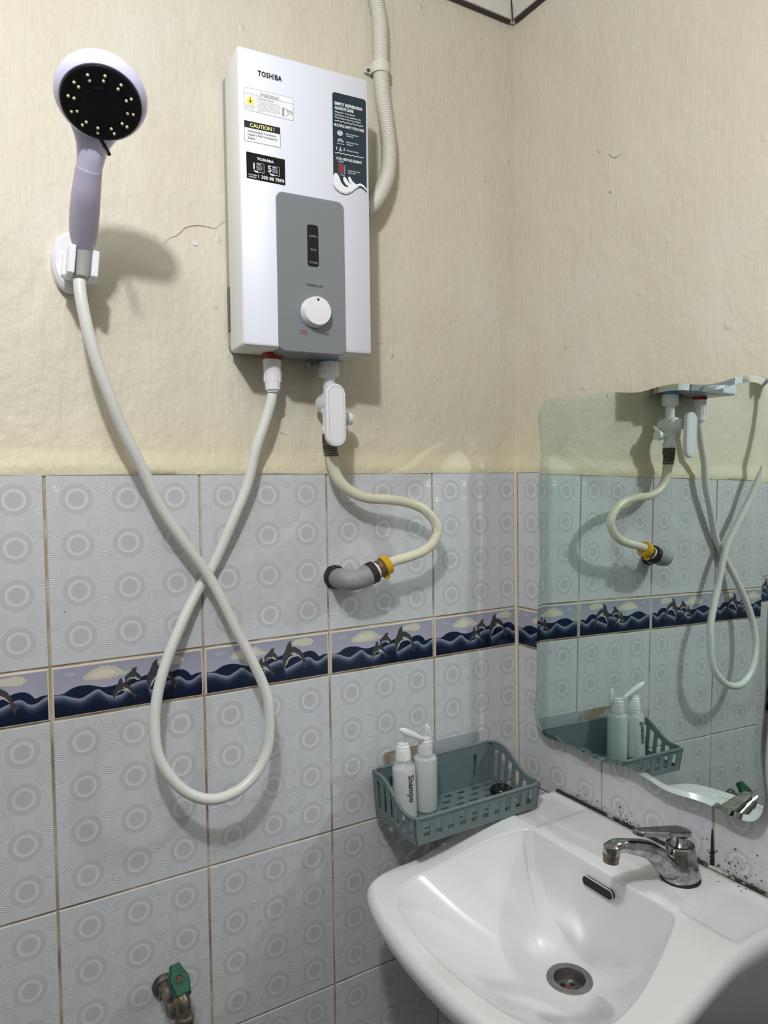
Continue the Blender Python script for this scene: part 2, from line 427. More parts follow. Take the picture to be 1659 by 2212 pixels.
# the printed sea scene of the border tiles (traced in a 1385 x ~530 frame, then squared up)
def bt(x, y):
    f = (x - 105) / 1385.0; yt = 305 - 185 * f; h = 555 - 55 * f
    return (f / (f + (1 - f) * 1.10), 1 - (y - yt) / h)
def art():
    mb = MB(); mb.col = []
    PW, PH, MG = 0.2, 0.07, 0.0036
    def P(uv, lift): return V((MG + uv[0] * (PW - 2 * MG), -lift, MG + min(max(uv[1], 0), 1) * (PH - 2 * MG)))
    def poly(pts, col, lift, shade=None):
        uv = [bt(*p) for p in pts]
        vs = [P(q, lift) for q in uv]
        tr = tessellate_polygon([[V((q[0], q[1], 0)) for q in uv]])
        mb.add(vs, [tuple(t) for t in tr])
        mb.col += [shade(q) if shade else col for q in uv]
    def strip(line, levels, lift):
        """levels: list of (drop, colour) below the crest; the last goes to the bottom edge"""
        uv = [bt(*p) for p in line]; n = len(uv); vs = []; fs = []; cols = []
        for dr, c in levels:
            for q in uv:
                z = 0.0 if dr is None else max(q[1] - dr, 0.0); vs.append(P((q[0], z), lift)); cols.append(c)
        for i in range(len(levels) - 1):
            for k in range(n - 1): fs.append((i * n + k, i * n + k + 1, (i + 1) * n + k + 1, (i + 1) * n + k))
        mb.add(vs, fs); mb.col += cols
    sky = [(0.36, 0.375, 0.48), (0.41, 0.42, 0.515), (0.45, 0.455, 0.53)]
    vs = [P((u / 4, v_ / 2), 0.0002) for v_ in (0, 1, 2) for u in range(5)]
    mb.add(vs, [(j * 5 + i, j * 5 + i + 1, (j + 1) * 5 + i + 1, (j + 1) * 5 + i) for j in (0, 1) for i in range(4)])
    random.seed(4)
    for v_ in (2, 1, 0):
        for u in range(5): k = random.uniform(.92, 1.08); mb.col.append(tuple(c * k for c in sky[v_]))
    cc = (0.62, 0.60, 0.50)
    poly([(380, 400), (400, 432), (520, 432), (640, 415), (720, 385), (775, 372), (805, 345), (750, 330), (725, 300), (695, 292), (680, 262), (650, 280), (610, 262), (580, 282), (550, 262), (530, 290), (480, 310), (440, 340), (400, 370)], cc, .00035)
    poly([(430, 400), (470, 412), (600, 400), (700, 350), (650, 310), (560, 315), (500, 335)], (0.72, 0.69, 0.57), .00045)
    poly([(1075, 245), (1110, 262), (1200, 270), (1290, 265), (1335, 215), (1310, 180), (1250, 165), (1200, 180), (1120, 195)], cc, .00035)
    poly([(200, 370), (260, 385), (310, 370), (320, 345), (270, 335), (220, 345)], (0.46, 0.46, 0.54), .0003)
    nv = (0.010, 0.018, 0.055)
    back = [(105, 595), (160, 590), (200, 578), (230, 555), (260, 530), (300, 508), (340, 495), (380, 488), (430, 487), (470, 492), (500, 502), (560, 515), (600, 513), (640, 505), (690, 488), (760, 470), (830, 440), (900, 415), (980, 382), (1050, 378), (1120, 370), (1200, 362), (1240, 342), (1280, 330), (1320, 333), (1350, 350), (1375, 378), (1390, 402), (1410, 396), (1440, 378), (1490, 368)]
    strip(back, [(0, nv), (None, (0.006, 0.010, 0.03))], .0005)
    front = [(105, 606), (150, 598), (200, 600), (260, 622), (310, 636), (345, 640), (380, 628), (410, 605), (450, 575), (490, 545), (515, 534), (540, 545), (570, 575), (600, 600), (640, 615), (680, 622), (740, 600), (790, 540), (830, 492), (880, 465), (930, 448), (970, 440), (990, 500), (1010, 560), (1060, 530), (1110, 500), (1160, 470), (1200, 445), (1240, 418), (1270, 408), (1300, 418), (1325, 445), (1350, 462), (1385, 462), (1420, 440), (1455, 405), (1490, 382)]
    strip(front, [(0, (0.36, 0.38, 0.46)), (0.045, (0.17, 0.20, 0.28)), (0.11, (0.036, 0.056, 0.11)), (0.20, (0.008, 0.016, 0.045)), (0.5, (0.004, 0.008, 0.026)), (None, (0.002, 0.004, 0.012))], .0006)
    dg = (0.055, 0.058, 0.058); wh = (0.46, 0.47, 0.48)
    poly([(985, 565), (972, 440), (975, 390), (1005, 335), (1035, 245), (1075, 200), (1080, 280), (1130, 285), (1180, 320), (1212, 380), (1235, 445), (1280, 475), (1248, 515), (1238, 560), (1215, 505), (1198, 445), (1150, 390), (1080, 395), (1030, 440), (1005, 530)], dg, .0008)
    poly([(1000, 535), (1018, 460), (1055, 405), (1095, 385), (1068, 362), (1110, 348), (1165, 380), (1205, 440), (1155, 398), (1090, 408), (1048, 440), (1020, 505)], wh, .0009)
    poly([(775, 485), (768, 405), (800, 365), (828, 340), (848, 300), (888, 293), (872, 340), (902, 370), (928, 412), (910, 442), (872, 422), (835, 435), (805, 462)], dg, .0008)
    poly([(785, 460), (808, 428), (850, 418), (885, 442), (908, 436), (868, 398), (855, 408), (825, 405), (795, 425)], wh, .0009)
    poly([(660, 655), (652, 585), (680, 520), (702, 482), (716, 430), (740, 410), (750, 470), (800, 490), (830, 530), (850, 590), (890, 618), (858, 632), (852, 660), (838, 612), (800, 565), (740, 565), (700, 595)], dg, .0008)
    poly([(668, 645), (688, 598), (728, 556), (790, 566), (832, 596), (795, 535), (745, 515), (762, 538), (708, 562)], wh, .0009)
    o = mb.build('printed_seascape', M['print'], None, base=(0, 0, 0), smooth=False, fixn=False); me = o.data; bpy.data.objects.remove(o); return me
ART = art()
def art_cut(width):
    import bmesh
    me = ART.copy(); bm = bmesh.new(); bm.from_mesh(me)
    bmesh.ops.bisect_plane(bm, geom=bm.verts[:] + bm.edges[:] + bm.faces[:], plane_co=(width, 0, 0), plane_no=(1, 0, 0), clear_outer=True)
    bm.to_mesh(me); bm.free(); return me
def child(me, name, parent, loc, rot=None):
    o = bpy.data.objects.new(name, me); COL.objects.link(o); o.parent = parent; o.location = loc
    if rot: o.rotation_euler = rot
    return o
rows = [(-0.25, 0.25, 'tile'), (-0.32, 0.07, 'border')] + [(-0.57 - 0.25 * k, 0.25, 'tile') for k in range(4)]
C = 0.1852
cutart = art_cut(C - 0.0036)
ti = random.Random(9)
for side in ('left', 'right'):
    if side == 'left': cols = [(-C, C)] + [(-C - 0.2 * (i + 1), 0.2) for i in range(6)]
    else: cols = [(0.003 + 0.1995 * i, 0.1995) for i in range(7)]
    for (s0, w_) in cols:
        for (z, h, kd) in rows:
            jig = ti.uniform(-0.0004, 0.0004)
            if side == 'left':
                o = child(get_tile(w_, h, kd), 'wall_tile' if kd == 'tile' else 'border_tile', wl, (s0 - .02, jig, z))
            else:
                o = child(get_tile(w_, h, kd), 'wall_tile' if kd == 'tile' else 'border_tile', wr, (jig, -s0 - .02, z), (0, 0, -pi / 2))
            if kd == 'border': child(cutart if w_ < 0.19 else ART, 'printed_seascape', o, (0, 0, 0))
# pale sealant line down the inner corner
mb = MB(); mb.tube([(-0.0015, -0.0015, -Z0), (-0.0015, -0.0015, -0.0)], 0.0034, 8)
struct(mb.build('trim_1', mat('corner_filler', (0.70, 0.62, 0.47), 0.6), None, base=(0, 0, 0)))
# cornice under the ceiling
def cornice(name, a, b, inn):
    a, b, inn = V(a), V(b), V(inn); mb = MB()
    prof = [(-0.006, 0.802), (0.002, 0.8045), (0.006, 0.810), (0.016, 0.818), (0.030, 0.833), (0.040, 0.852), (0.052, 0.858), (0.056, CEIL), (-0.006, CEIL)]
    vs = []
    for k, q in enumerate((a, b)):
        for d, z in prof:
            mit = V((0, 0, 0)) if k else (b - a).normalized() * d
            p = q + inn * d + mit; p.z = z; vs.append(p)
    n = len(prof); fs = [(i, (i + 1) % n, n + (i + 1) % n, n + i) for i in range(n)] + [tuple(range(n)), tuple(range(2 * n - 1, n - 1, -1))]
    mb.add(vs, fs); return struct(mb.build(name, M['cornice'], None, base=(a.x, a.y, 0.8), angle=25))
cornice('trim_2', (0, 0, 0), (-1.75, 0, 0), (0, -1, 0)); cornice('trim_3', (0, 0, 0), (0, -1.75, 0), (-1, 0, 0))
mb = MB(); mb.tube([(-0.004, 0.004, 0.8035), (-0.3, 0.004, 0.8035)], 0.0045, 6); mb.tube([(0.004, -0.004, 0.8035), (0.004, -0.3, 0.8035)], 0.0050, 6)
mb.tube([(-0.0015, -0.0015, .8), (-.035, -.035, .838)], 0.0012, 6)
struct(mb.build('trim_4', mat('dark_gap', (0.05, 0.035, 0.035), 0.9), None, base=(0, 0, 0.8)))
def slab(name, lo_, hi_, m):
    mb = MB(); c = (V(lo_) + V(hi_)) / 2; mb.box(c, V(hi_) - V(lo_)); return struct(mb.build(name, m, None, base=(c.x, c.y, lo_[2]), smooth=False))
slab('floor', (-1.86, -1.86, -Z0 - 0.06), (0.11, 0.11, -Z0), M['floor'])
slab('ceiling', (-1.86, -1.86, CEIL), (0.11, 0.11, CEIL + 0.05), M['ceil'])
slab('wall_front', (-1.86, -1.86, -Z0), (0.11, -1.75, CEIL), mat('far_wall_paint', (0.26, 0.255, 0.25), 0.6))
slab('wall_back', (-1.86, -1.75, -Z0), (-1.75, 0.11, CEIL), mat('side_wall_paint', (0.30, 0.29, 0.27), 0.6))
# ------------------------------------------------------------------ OBJECTS

# ---- electric water heater (hangs slightly askew, so it gets its own frame)
HD = math.atan2(0.012, 0.19)
HU = V((cos(HD), -sin(HD), 0)); HW = V((-sin(HD), -cos(HD), 0)); HZ = V((0, 0, 1))
HO = V((-0.5375, 0.006, 0.170)) ; HWID, HHT, HDEP = 0.1935, 0.396, 0.078
heater = thing('water_heater', 'white wall-mounted electric water heater with grey control panel and stickers', 'water heater', HO)
def hp(px, py, lift=0.0):
    """picture point -> (u, v) on the heater front"""
    o = HO + HW * (HDEP + lift); d = ray(px, py); t = (o - CAM).dot(HW) / d.dot(HW); q = CAM + d * t - o
    return (q.dot(HU), q.z)
mb = MB(); mb.prism(rrect(0.001, 0.002, HWID - .001, HHT - .002, .010), HO, HU, HZ, HW, 0, 0.017); bp = mb.build('back_plate', M['heat_grey'], heater)
mb = MB()
P_ = rrect(0, 0, HWID, HHT, .0045, 5)
mb.prism(P_, HO, HU, HZ, HW, 0.017, HDEP - .0012, 0.0016); mb.build('front_cover', M['heat_side'], heater, angle=50)
mb = MB(); mb.prism(rrect(.0012, .0012, HWID - .0008, HHT - .0012, .004, 5), HO, HU, HZ, HW, HDEP - .006, HDEP, 0.0008); mb.build('front_panel', M['heat_white'], heater, angle=50)
mb = MB(); mb.box(HO + HU * 0.0008 + HW * 0.011 + HZ * 0.062, (0.003, 0.011, 0.062), Matrix((HU, -HW, HZ)).transposed()); mb.build('cable_slot', M['black'], heater)
# grey panel
a = hp(597, 420); b_ = hp(744, 776)
pu0, pu1, pv1, pv0 = hp(598.5, 600)[0], hp(743.5, 600)[0], hp(640, 421)[1], -0.0045
mb = MB(); mb.prism(rrect(pu0, pv0, pu1, pv1, .010, 6), HO, HU, HZ, HW, 0.030, HDEP + 0.0034, 0.0012); panel = mb.build('control_panel', M['panel'], heater, angle=35)
PL = 0.0034
wu0, wv1 = hp(663, 486, PL); wu1, wv0 = hp(688.8, 578, PL)
mb = MB(); mb.prism(rrect(wu0, wv0, wu1, wv1 + .0015, .004), HO, HU, HZ, HW, HDEP + PL - .001, HDEP + PL + .0004, .0002); mb.build('indicator_window', M['black'], panel)
mb = MB()
for s_, (x, y) in (('EARTH', (676, 511)), ('ELCB', (677, 540)), ('POWER', (677.5, 568))):
    u, v = hp(x, y, PL); text_into(mb, s_, .0027, HO + HU * u + HZ * (v - .001), HU, HZ, HW, HDEP + PL + .0006, None, 0.01, 'CENTER')
mb.build('window_lettering', M['dimink'], panel, smooth=False, fixn=False)
mb = MB(); u, v = hp(679, 617, PL); text_into(mb, 'TEMPERATURE', .0038, HO + HU * u + HZ * (v - .002), HU, HZ, HW, HDEP + PL + .0003, .0255, 0.0, 'CENTER'); mb.build('panel_lettering', M['ink'], panel, smooth=False, fixn=False); mb = MB()
u, v = hp(704, 722, PL); text_into(mb, 'MAX', .0032, HO + HU * u + HZ * (v - .0015), HU, HZ, HW, HDEP + PL + .0003, None, 0.0, 'CENTER'); mb.build('max_mark', M['ink'], panel, smooth=False, fixn=False)
mb = MB(); u, v = hp(656, 718, PL); text_into(mb, 'OFF', .0040, HO + HU * u + HZ * (v - .002), HU, HZ, HW, HDEP + PL + .0003, None, 0.0, 'CENTER')
for q in ((u - .006, v - .003, u + .006, v - .0026), (u - .006, v + .0026, u + .006, v + .003), (u - .006, v - .003, u - .0056, v + .003), (u + .0056, v - .003, u + .006, v + .003)):
    mb.prism([(q[0], q[1]), (q[2], q[1]), (q[2], q[3]), (q[0], q[3])], HO, HU, HZ, HW, HDEP + PL - .0002, HDEP + PL + .0003)
mb.build('off_mark', M['redink'], panel, smooth=False, fixn=False)
ku, kv = hp(687.5, 671, .017); kc = HO + HU * ku + HZ * kv + HW * (HDEP + PL)
mb = MB(); mb.lathe([(.0225, -.001), (.0225, .0012)], kc, HW, 40); mb.build('knob_seat', M['greyink'], panel)
mb = MB(); mb.lathe([(.0215, .0012), (.0212, .004), (.0200, .0125), (.0192, .0140), (.0001, .0145)], kc, HW, 48); knob = mb.build('temperature_knob', M['white'], panel)
mb = MB(); mb.lathe([(.0016, .0), (.0016, .0150)], kc + HZ * .0152, HW, 12); mb.build('knob_pointer', M['ink'], panel)
# printed brand name
def on_front(mb, txt, p0, p1, hgt, off=.0004, bold=0.0, space=1.0):
    u0, v0 = hp(*p0); u1, v1 = hp(*p1)
    text_into(mb, txt, hgt, HO + HU * u0 + HZ * v0, HU, HZ, HW, HDEP + off, u1 - u0, bold, 'LEFT', space)
mb = MB(); on_front(mb, 'TOSHIBA', (556.5, 163), (609, 175), .0070, .0003, 0.045, 1.1); mb.build('brand_lettering', M['ink'], heater, smooth=False, fixn=False)
class Sticker:
    """quadrilateral on the heater front, addressed 0..1 from the top-left"""
    def __init__(s, tl, tr, br, bl): s.q = [V(hp(*p)) for p in (tl, tr, br, bl)]; s.w = (s.q[1] - s.q[0]).length; s.h = (s.q[0] - s.q[3]).length
    def at(s, x, y): a, b, c, d = s.q; return a * (1 - x) * (1 - y) + b * x * (1 - y) + c * x * y + d * (1 - x) * y
    def p3(s, x, y, off=0): q = s.at(x, y); return HO + HU * q.x + HZ * q.y + HW * (HDEP + off)
    def poly(s, mb, pts, off, h=.0001): mb.prism([tuple(s.at(*p)) for p in pts], HO, HU, HZ, HW, HDEP + off - h, HDEP + off); return mb
    def rect(s, mb, x0, y0, x1, y1, off): return s.poly(mb, [(x0, y0), (x1, y0), (x1, y1), (x0, y1)], off)
    def text(s, mb, t, x, y, hgt, width=None, off=.0003, bold=0.0, align='LEFT'):
        ud = (s.p3(1, y) - s.p3(0, y)).normalized(); vd = (s.p3(x, 0) - s.p3(x, 1)).normalized()
        text_into(mb, t, hgt * s.h, s.p3(x, y), ud, vd, HW, off, width * s.w if width else None, bold, align)
def rr01(r, asp=1.0, x0=0, y0=0, x1=1, y1=1): return [(p[0], p[1]) for p in rrect(x0 * asp, y0, x1 * asp, y1, r)] 
# warning sticker
s1 = Sticker((526.7, 187), (634.4, 212.3), (634.4, 261.7), (527.6, 236.4)); A_ = s1.w / s1.h
def rrs(st, r, x0=0, y0=0, x1=1, y1=1):
    return [(p[0] / (st.w / st.h), p[1]) for p in rrect(x0 * st.w / st.h, y0, x1 * st.w / st.h, y1, r)]
mb = MB(); s1.poly(mb, rrs(s1, .10), .0002); w1 = mb.build('warning_sticker', M['paper'], heater, smooth=False)
mb = MB()
ol = rrs(s1, .10)
for i in range(len(ol)):
    a, b = ol[i], ol[(i + 1) % len(ol)]; ca = (a[0] + (.5 - a[0]) * .012, a[1] + (.5 - a[1]) * .026); cb = (b[0] + (.5 - b[0]) * .012, b[1] + (.5 - b[1]) * .026)
    s1.poly(mb, [a, b, cb, ca], .0003)
s1.rect(mb, 0, .26, 1, .275, .0003); s1.rect(mb, .25, .27, .255, 1, .0003)
s1.text(mb, 'Read this manual', .28, .40, .08, .30, bold=.03)
for k, t in enumerate(['Switch off the main supply before', 'servicing. Do not open the cover', 'of this heater while power is on.', 'Risk of electric shock and burns', 'check the water first. The heater', 'must be earthed at all times and', 'kept off.']):
    s1.text(mb, t, .28, .49 + .075 * k, .052, .44 if k < 6 else .10, bold=0.01)
for k in range(3): s1.text(mb, ['CAUTION RISK OF', 'ELECTRIC SHOCK', 'DO NOT OPEN'][k], .02, .78 + .07 * k, .045, .2 if k < 2 else .14)
s1.rect(mb, .76, .52, .80, .90, .0003); s1.rect(mb, .775, .55, .83, .58, .0003)
for q in ([(.83, .55), (.835, .53), (.93, .62), (.99, .78), (.98, .80), (.92, .66)], [(.83, .90), (.85, .88), (.90, .75), (.88, .60), (.86, .60), (.885, .75)], [(.93, .55), (.95, .55), (.985, .7), (.97, .72)]): s1.poly(mb, q, .0003)
mb.build('small_print', M['dimink'], w1, smooth=False, fixn=False)
mb = MB(); s1.text(mb, 'WARNING', .31, .255, .15, .38, bold=.012); mb.build('warning_heading', M['greyink'], w1, smooth=False, fixn=False)
mb = MB(); s1.poly(mb, [(.035, .70), (.035, .63), (.105, .34), (.135, .34), (.205, .63), (.205, .70)], .0003); mb.build('warning_triangle', M['yellowink'], w1, smooth=False)
mb = MB(); s1.poly(mb, [(.115, .42), (.125, .42), (.125, .55), (.145, .55), (.12, .66), (.095, .55), (.115, .55)], .0004); mb.build('triangle_symbol', M['ink'], w1, smooth=False)
# caution sticker
s2 = Sticker((527, 259), (604.8, 276), (606.2, 319.5), (528.4, 303.9))
mb = MB(); s2.rect(mb, 0, 0, 1, 1, .0002); w2 = mb.build('caution_sticker', M['paper'], heater, smooth=False)
mb = MB(); s2.rect(mb, 0, 0, 1, .335, .0003); s2.rect(mb, 0, .33, .008, 1, .0003); s2.rect(mb, .992, .33, 1, 1, .0003); s2.rect(mb, 0, .985, 1, 1, .0003)
s2.text(mb, 'Without Earth Connection,', .09, .53, .10, .80, bold=.02); s2.text(mb, 'Heater is NOT Activated for', .09, .69, .10, .84, bold=.02); s2.text(mb, 'Safety.', .09, .86, .10, .21, bold=.02)
mb.build('caution_print', M['ink'], w2, smooth=False, fixn=False)
mb = MB(); s2.text(mb, 'CAUTION !', .155, .265, .19, .68, off=.0004, bold=.02); mb.build('caution_heading', M['paleyellow'], w2, smooth=False, fixn=False)
# warranty sticker
s3 = Sticker((531.5, 326.8), (615.2, 344.9), (616.4, 401), (532.7, 384.6))
mb = MB(); s3.poly(mb, rrs(s3, .03), .0002); w3 = mb.build('warranty_sticker', M['black'], heater, smooth=False)
mb = MB(); s3.text(mb, 'TOSHIBA', .27, .235, .095, .44, bold=.035)
s3.text(mb, '1', .175, .60, .24, .035, bold=.01); s3.text(mb, '5', .55, .60, .25, .09, bold=.02)
for x in (.255, .66):
    s3.text(mb, 'YEAR' if x < .5 else 'YEARS', x, .425, .055, .12, bold=.02)
    for k in range(3): s3.text(mb, ['PARTS AND', 'SERVICE', 'WARRANTY'][k], x, .49 + .06 * k, .04, .15)
    s3.rect(mb, x + .19, .38, x + .197, .69, .0003); s3.rect(mb, x, .345, x + .197, .352, .0003)
    s3.poly(mb, [(x - .07, .63), (x - .02, .66), (x + .03, .655), (x + .05, .69), (x + .12, .67), (x + .19, .70), (x + .19, .71), (x + .12, .685), (x + .03, .72), (x - .03, .715), (x - .07, .66)], .0003)
s3.text(mb, 'CUSTOMER', .05, .86, .05, .22, bold=.01); s3.text(mb, 'CARELINE', .05, .94, .05, .20, bold=.01)
s3.text(mb, '1 300 88 7899', .30, .915, .135, .67, bold=.02)
mb.build('warranty_print', M['whiteink'], w3, smooth=False, fixn=False)
# tall navy sticker with the wave
s4 = Sticker((717.6, 197.8), (790, 215.9), (792.5, 434), (720.5, 421.5))
mb = MB()
nav = rrs(s4, .03, 0, 0, 1, .2)
pts = [(p[0], p[1]) for p in rrs(s4, .028, 0, 0, 1, 1) if p[1] < .5]
pts.sort(key=lambda q: math.atan2(q[1] - .5, q[0] - .5))
navp = pts + [(1, .92), (.9, .89), (.75, .875), (.6, .89), (.45, .93), (.3, .93), (.1, .90), (0, .88)]
s4.poly(mb, navp, .0002); w4 = mb.build('feature_sticker', M['navy'], heater, smooth=False)
mb = MB()
s4.poly(mb, [(-.002, .84), (.01, .80), (.06, .78), (.12, .785), (.18, .82), (.23, .865), (.32, .895), (.42, .90), (.44, .888), (.36, .875), (.30, .845), (.285, .815), (.32, .80), (.38, .815), (.45, .85), (.55, .865), (.46, .84), (.435, .805), (.47, .79), (.51, .80), (.56, .83), (.64, .85), (.70, .855), (.8, .838), (.9, .85), (1.0, .885), (1.0, .905), (.9, .872), (.8, .862), (.7, .88), (.55, .925), (.38, .957), (.2, .95), (.06, .92), (-.002, .88)], .0004)
s4.text(mb, 'SIMPLY REFRESHING', .06, .118, .030, .83, bold=.03); s4.text(mb, 'ALWAYS SAFE', .06, .160, .030, .56, bold=.03)
s4.text(mb, 'Safeguard - if the Earth', .06, .192, .016, .60, bold=.01); s4.text(mb, 'Connection is not detected, the', .06, .220, .016, .78, bold=.01); s4.text(mb, 'Water Heater will not be activated.', .06, .247, .016, .78, bold=.01)
s4.text(mb, 'MULTIPLE SAFETY FEATURES', .04, .325, .026, .90, bold=.02)
for y in (.268, .578):
    zz = [(.06 + .85 * i / 24, y + .006 * sin(i * pi / 2)) for i in range(25)]
    s4.poly(mb, zz + [(p[0], p[1] + .006) for p in zz[::-1]], .0003)
for t, y in (('More Protection', .385), ('with ELCB', .405), ('Built-in Auto Flow', .465), ('Sensor', .487), ('Soothing protection', .545)):
    s4.text(mb, t, .40, y, .014, .36 if len(t) > 9 else .2, bold=.01)
s4.text(mb, 'DUAL HEATING ELEMENT', .10, .645, .026, .76, bold=.02)
s4.text(mb, 'Longer Life Time', .44, .74, .014, .36, bold=.01); s4.text(mb, 'Up to 60%', .44, .762, .014, .22, bold=.01)
def ring(cx, cy, r, a0=0, a1=360, th=.25, n=16):
    o_ = [(cx + r * cos(radians(a0 + (a1 - a0) * i / n)), cy - r * .30 * sin(radians(a0 + (a1 - a0) * i / n))) for i in range(n + 1)]
    i_ = [(cx + r * (1 - th) * cos(radians(a0 + (a1 - a0) * i / n)), cy - r * .30 * (1 - th) * sin(radians(a0 + (a1 - a0) * i / n))) for i in range(n + 1)]
    for k in range(n): s4.poly(mb, [o_[k], o_[k + 1], i_[k + 1], i_[k]], .0003)
ring(.21, .385, .085); ring(.21, .385, .045, th=.5); s4.poly(mb, [(.15, .40), (.26, .365), (.27, .37), (.16, .405)], .0003)
ring(.22, .465, .085, -20, 200); ring(.22, .467, .04, 0, 220, th=.4); s4.rect(mb, .12, .487, .33, .491, .0003)
ring(.22, .545, .05, 180, 360, th=.3); s4.rect(mb, .21, .52, .23, .55, .0003); s4.rect(mb, .10, .525, .12, .55, .0003); s4.rect(mb, .32, .525, .34, .55, .0003)
mb.build('feature_print', M['whiteink'], w4, smooth=False, fixn=False)
mb = MB(); s4.rect(mb, .16, .68, .20, .775, .0004); s4.rect(mb, .22, .675, .26, .78, .0004); s4.rect(mb, .28, .69, .31, .775, .0004); mb.build('element_print', M['redink'], w4, smooth=False)
mb = MB(); s4.rect(mb, .325, .69, .35, .78, .0004); s4.rect(mb, .20, .785, .33, .795, .0004); s4.rect(mb, .15, .655, .31, .668, .0004); mb.build('element_base_print', M['dimink'], w4, smooth=False)
mb = MB(); l1 = [(-.002, .90), (.06, .935), (.2, .965), (.38, .972), (.55, .94), (.7, .893), (.8, .873), (.9, .883), (1.0, .915)]
s4.poly(mb, l1 + [(p[0], p[1] + .009) for p in l1[::-1]], .0003); mb.build('wave_outline', M['navy'], w4, smooth=False)
# outlets under the heater
def dn(px, py, D): return wy(px, py, D)
rc = dn(589, 774, .030)
mb = MB(); mb.lathe([(.0140, .004), (.0145, -.002), (.0145, -.007), (.0120, -.010)], (rc.x, rc.y, .170), (0, 0, 1), 28); mb.build('outlet_collar', M['red'], heater)['label'] = 'dark red outlet collar'
bc = dn(710, 785, .030)
mb = MB(); mb.lathe([(.0155, .004), (.0155, -.0045)], (bc.x, bc.y, .168), (0, 0, 1), 28); mb.build('inlet_collar', M['blue'], heater)['label'] = 'light blue inlet collar'
mb = MB()
for (x, y, d, s_) in ((670, 784, .03, .012), (680, 790, .034, .009), (686, 786, .028, .008)):
    q = dn(x, y, d); mb.box(q, (s_, .006, s_ * .8), Euler((.3 * s_ * 100, .5, .8 + s_ * 20)).to_matrix())
mb.build('cable_gland', mat('gland_grey', (.22, .25, .24), .5), heater, smooth=False)

# ---- shower hose (from the heater, figure of eight, up to the holder)
H2 = [(589.5, 840, .028), (585, 870, .028), (572, 914, .026), (553, 971.5, .024), (535, 1046.8, .020), (506, 1119, .017), (466.5, 1209.5, .0105), (435.8, 1262, .0095), (408.7, 1312, .0135), (383, 1368.7, .020), (361.7, 1423, .026), (343.6, 1484, .033), (334.5, 1545, .040), (336, 1605, .046), (347, 1645, .050), (376, 1688, .055), (412, 1716, .058), (458, 1727, .060),
      (506, 1712.5, .060), (542.5, 1683, .058), (569, 1642, .055), (581, 1598, .053), (580.5, 1524, .050), (568, 1477, .046), (542.5, 1423, .042), (506, 1350.6, .036), (474, 1285.5, .031), (445, 1236, .029), (398, 1171, .031), (347, 1096, .034), (311, 1019, .040), (281, 960, .046), (262, 920, .050), (240, 865, .056), (214, 797, .062), (195, 735, .066), (182, 680, .067), (174, 635, .066), (171.5, 606, .064)]
hb = wy(460, 1727, .06)
shose = thing('shower_hose', 'long white shower hose looped in a figure of eight below the heater', 'hose', hb)
path = crom([wy(*q) for q in H2], 7)
mb = MB(); mb.tube(path, .0073, 18); mb.build('hose_tube', M['hose'], shose)
q = wy(589.5, 843, .030); top = V((q.x, q.y + .001, .161)); ax = (V((q.x, q.y, q.z)) - top).normalized()
Ln = (q - top).length
mb = MB(); mb.lathe([(.0133, 0), (.0133, .006), (.0128, .008), (.0115, Ln * .75), (.0108, Ln), (.0085, Ln), (.0085, Ln + .003)], top, ax, 28)
mb.build('hose_nut', M['white'], shose)
mb = MB()
for k in range(14):
    a = 2 * pi * k / 14; mb.box(top + ax * (Ln * .42) + V((cos(a) * .0119, sin(a) * .0119, 0)), (.0016, .0016, Ln * .62), Euler((0, 0, a)).to_matrix())
rb = mb.build('nut_ribs', M['white'], shose); rb['kind'] = 'stuff'

# ---- shower head
FC = wy(219, 224, .200)
FN = V((-0.101, -0.50, -0.80)).normalized()     # the way the spray face looks
showerhead = thing('hand_shower', 'lilac-white hand shower with black spray face resting in wall holder', 'shower head', FC)
fu = V((1, 0, -.10)); fu = (fu - FN * fu.dot(FN)).normalized(); fv = fu.cross(FN) * -1
if fv.z < 0: fv = -fv
bk = -FN
mb = MB(); mb.lathe([(.0392, -.001), (.0392, .0005), (.0412, .0005), (.0438, .003), (.0462, .009), (.0464, .014), (.0445, .021), (.038, .029), (.027, .035), (.012, .038), (.0001, .0385)], FC, bk, 56)
mb.build('head_shell', M['lilac'], showerhead)
mb = MB(); mb.lathe([(.0001, -.0030), (.018, -.0030), (.0183, -.0027), (.034, -.0027), (.037, -.0034), (.0395, -.0022), (.0403, .001), (.039, .002)], FC, bk, 56)
face = mb.build('spray_face', mat('matt_black_face', (.006, .006, .008), .38, 0, .25), showerhead)
mb = MB(); mb.lathe([(.0016, .002), (.0016, -.0008), (.0011, -.0018), (.0001, -.0021)], (0, 0, 0), (0, 0, 1), 10)
nz0 = mb.build('nozzle', M['nozzle'], None, base=(0, 0, 0)); nme = nz0.data; bpy.data.objects.remove(nz0)
R0 = bk.to_track_quat('Z', 'Y').to_euler()
for i in range(12):
    a = radians(30 * i + 4)
    for rr in (.0318, .0262):
        da = radians(0 if rr > .03 else -1.5 * (1 if cos(a) > 0 else -1))
        p_ = FC + fu * (cos(a + da) * rr) + fv * (sin(a + da) * rr) + FN * .0030
        o = child(nme, 'nozzle', face, p_ - FC, R0)
# lever
lv0 = FC - fv * .036 + fu * .004 + FN * .001; lv1 = wy(235.5, 333, .198)
ldir = (lv1 - lv0)
mb = MB(); mb.tube([lv0, lv0.lerp(lv1, .5), lv1], [(.0021, .0021)] * 3, 8)
mb.build('spray_lever', M['black'], showerhead, smooth=False)
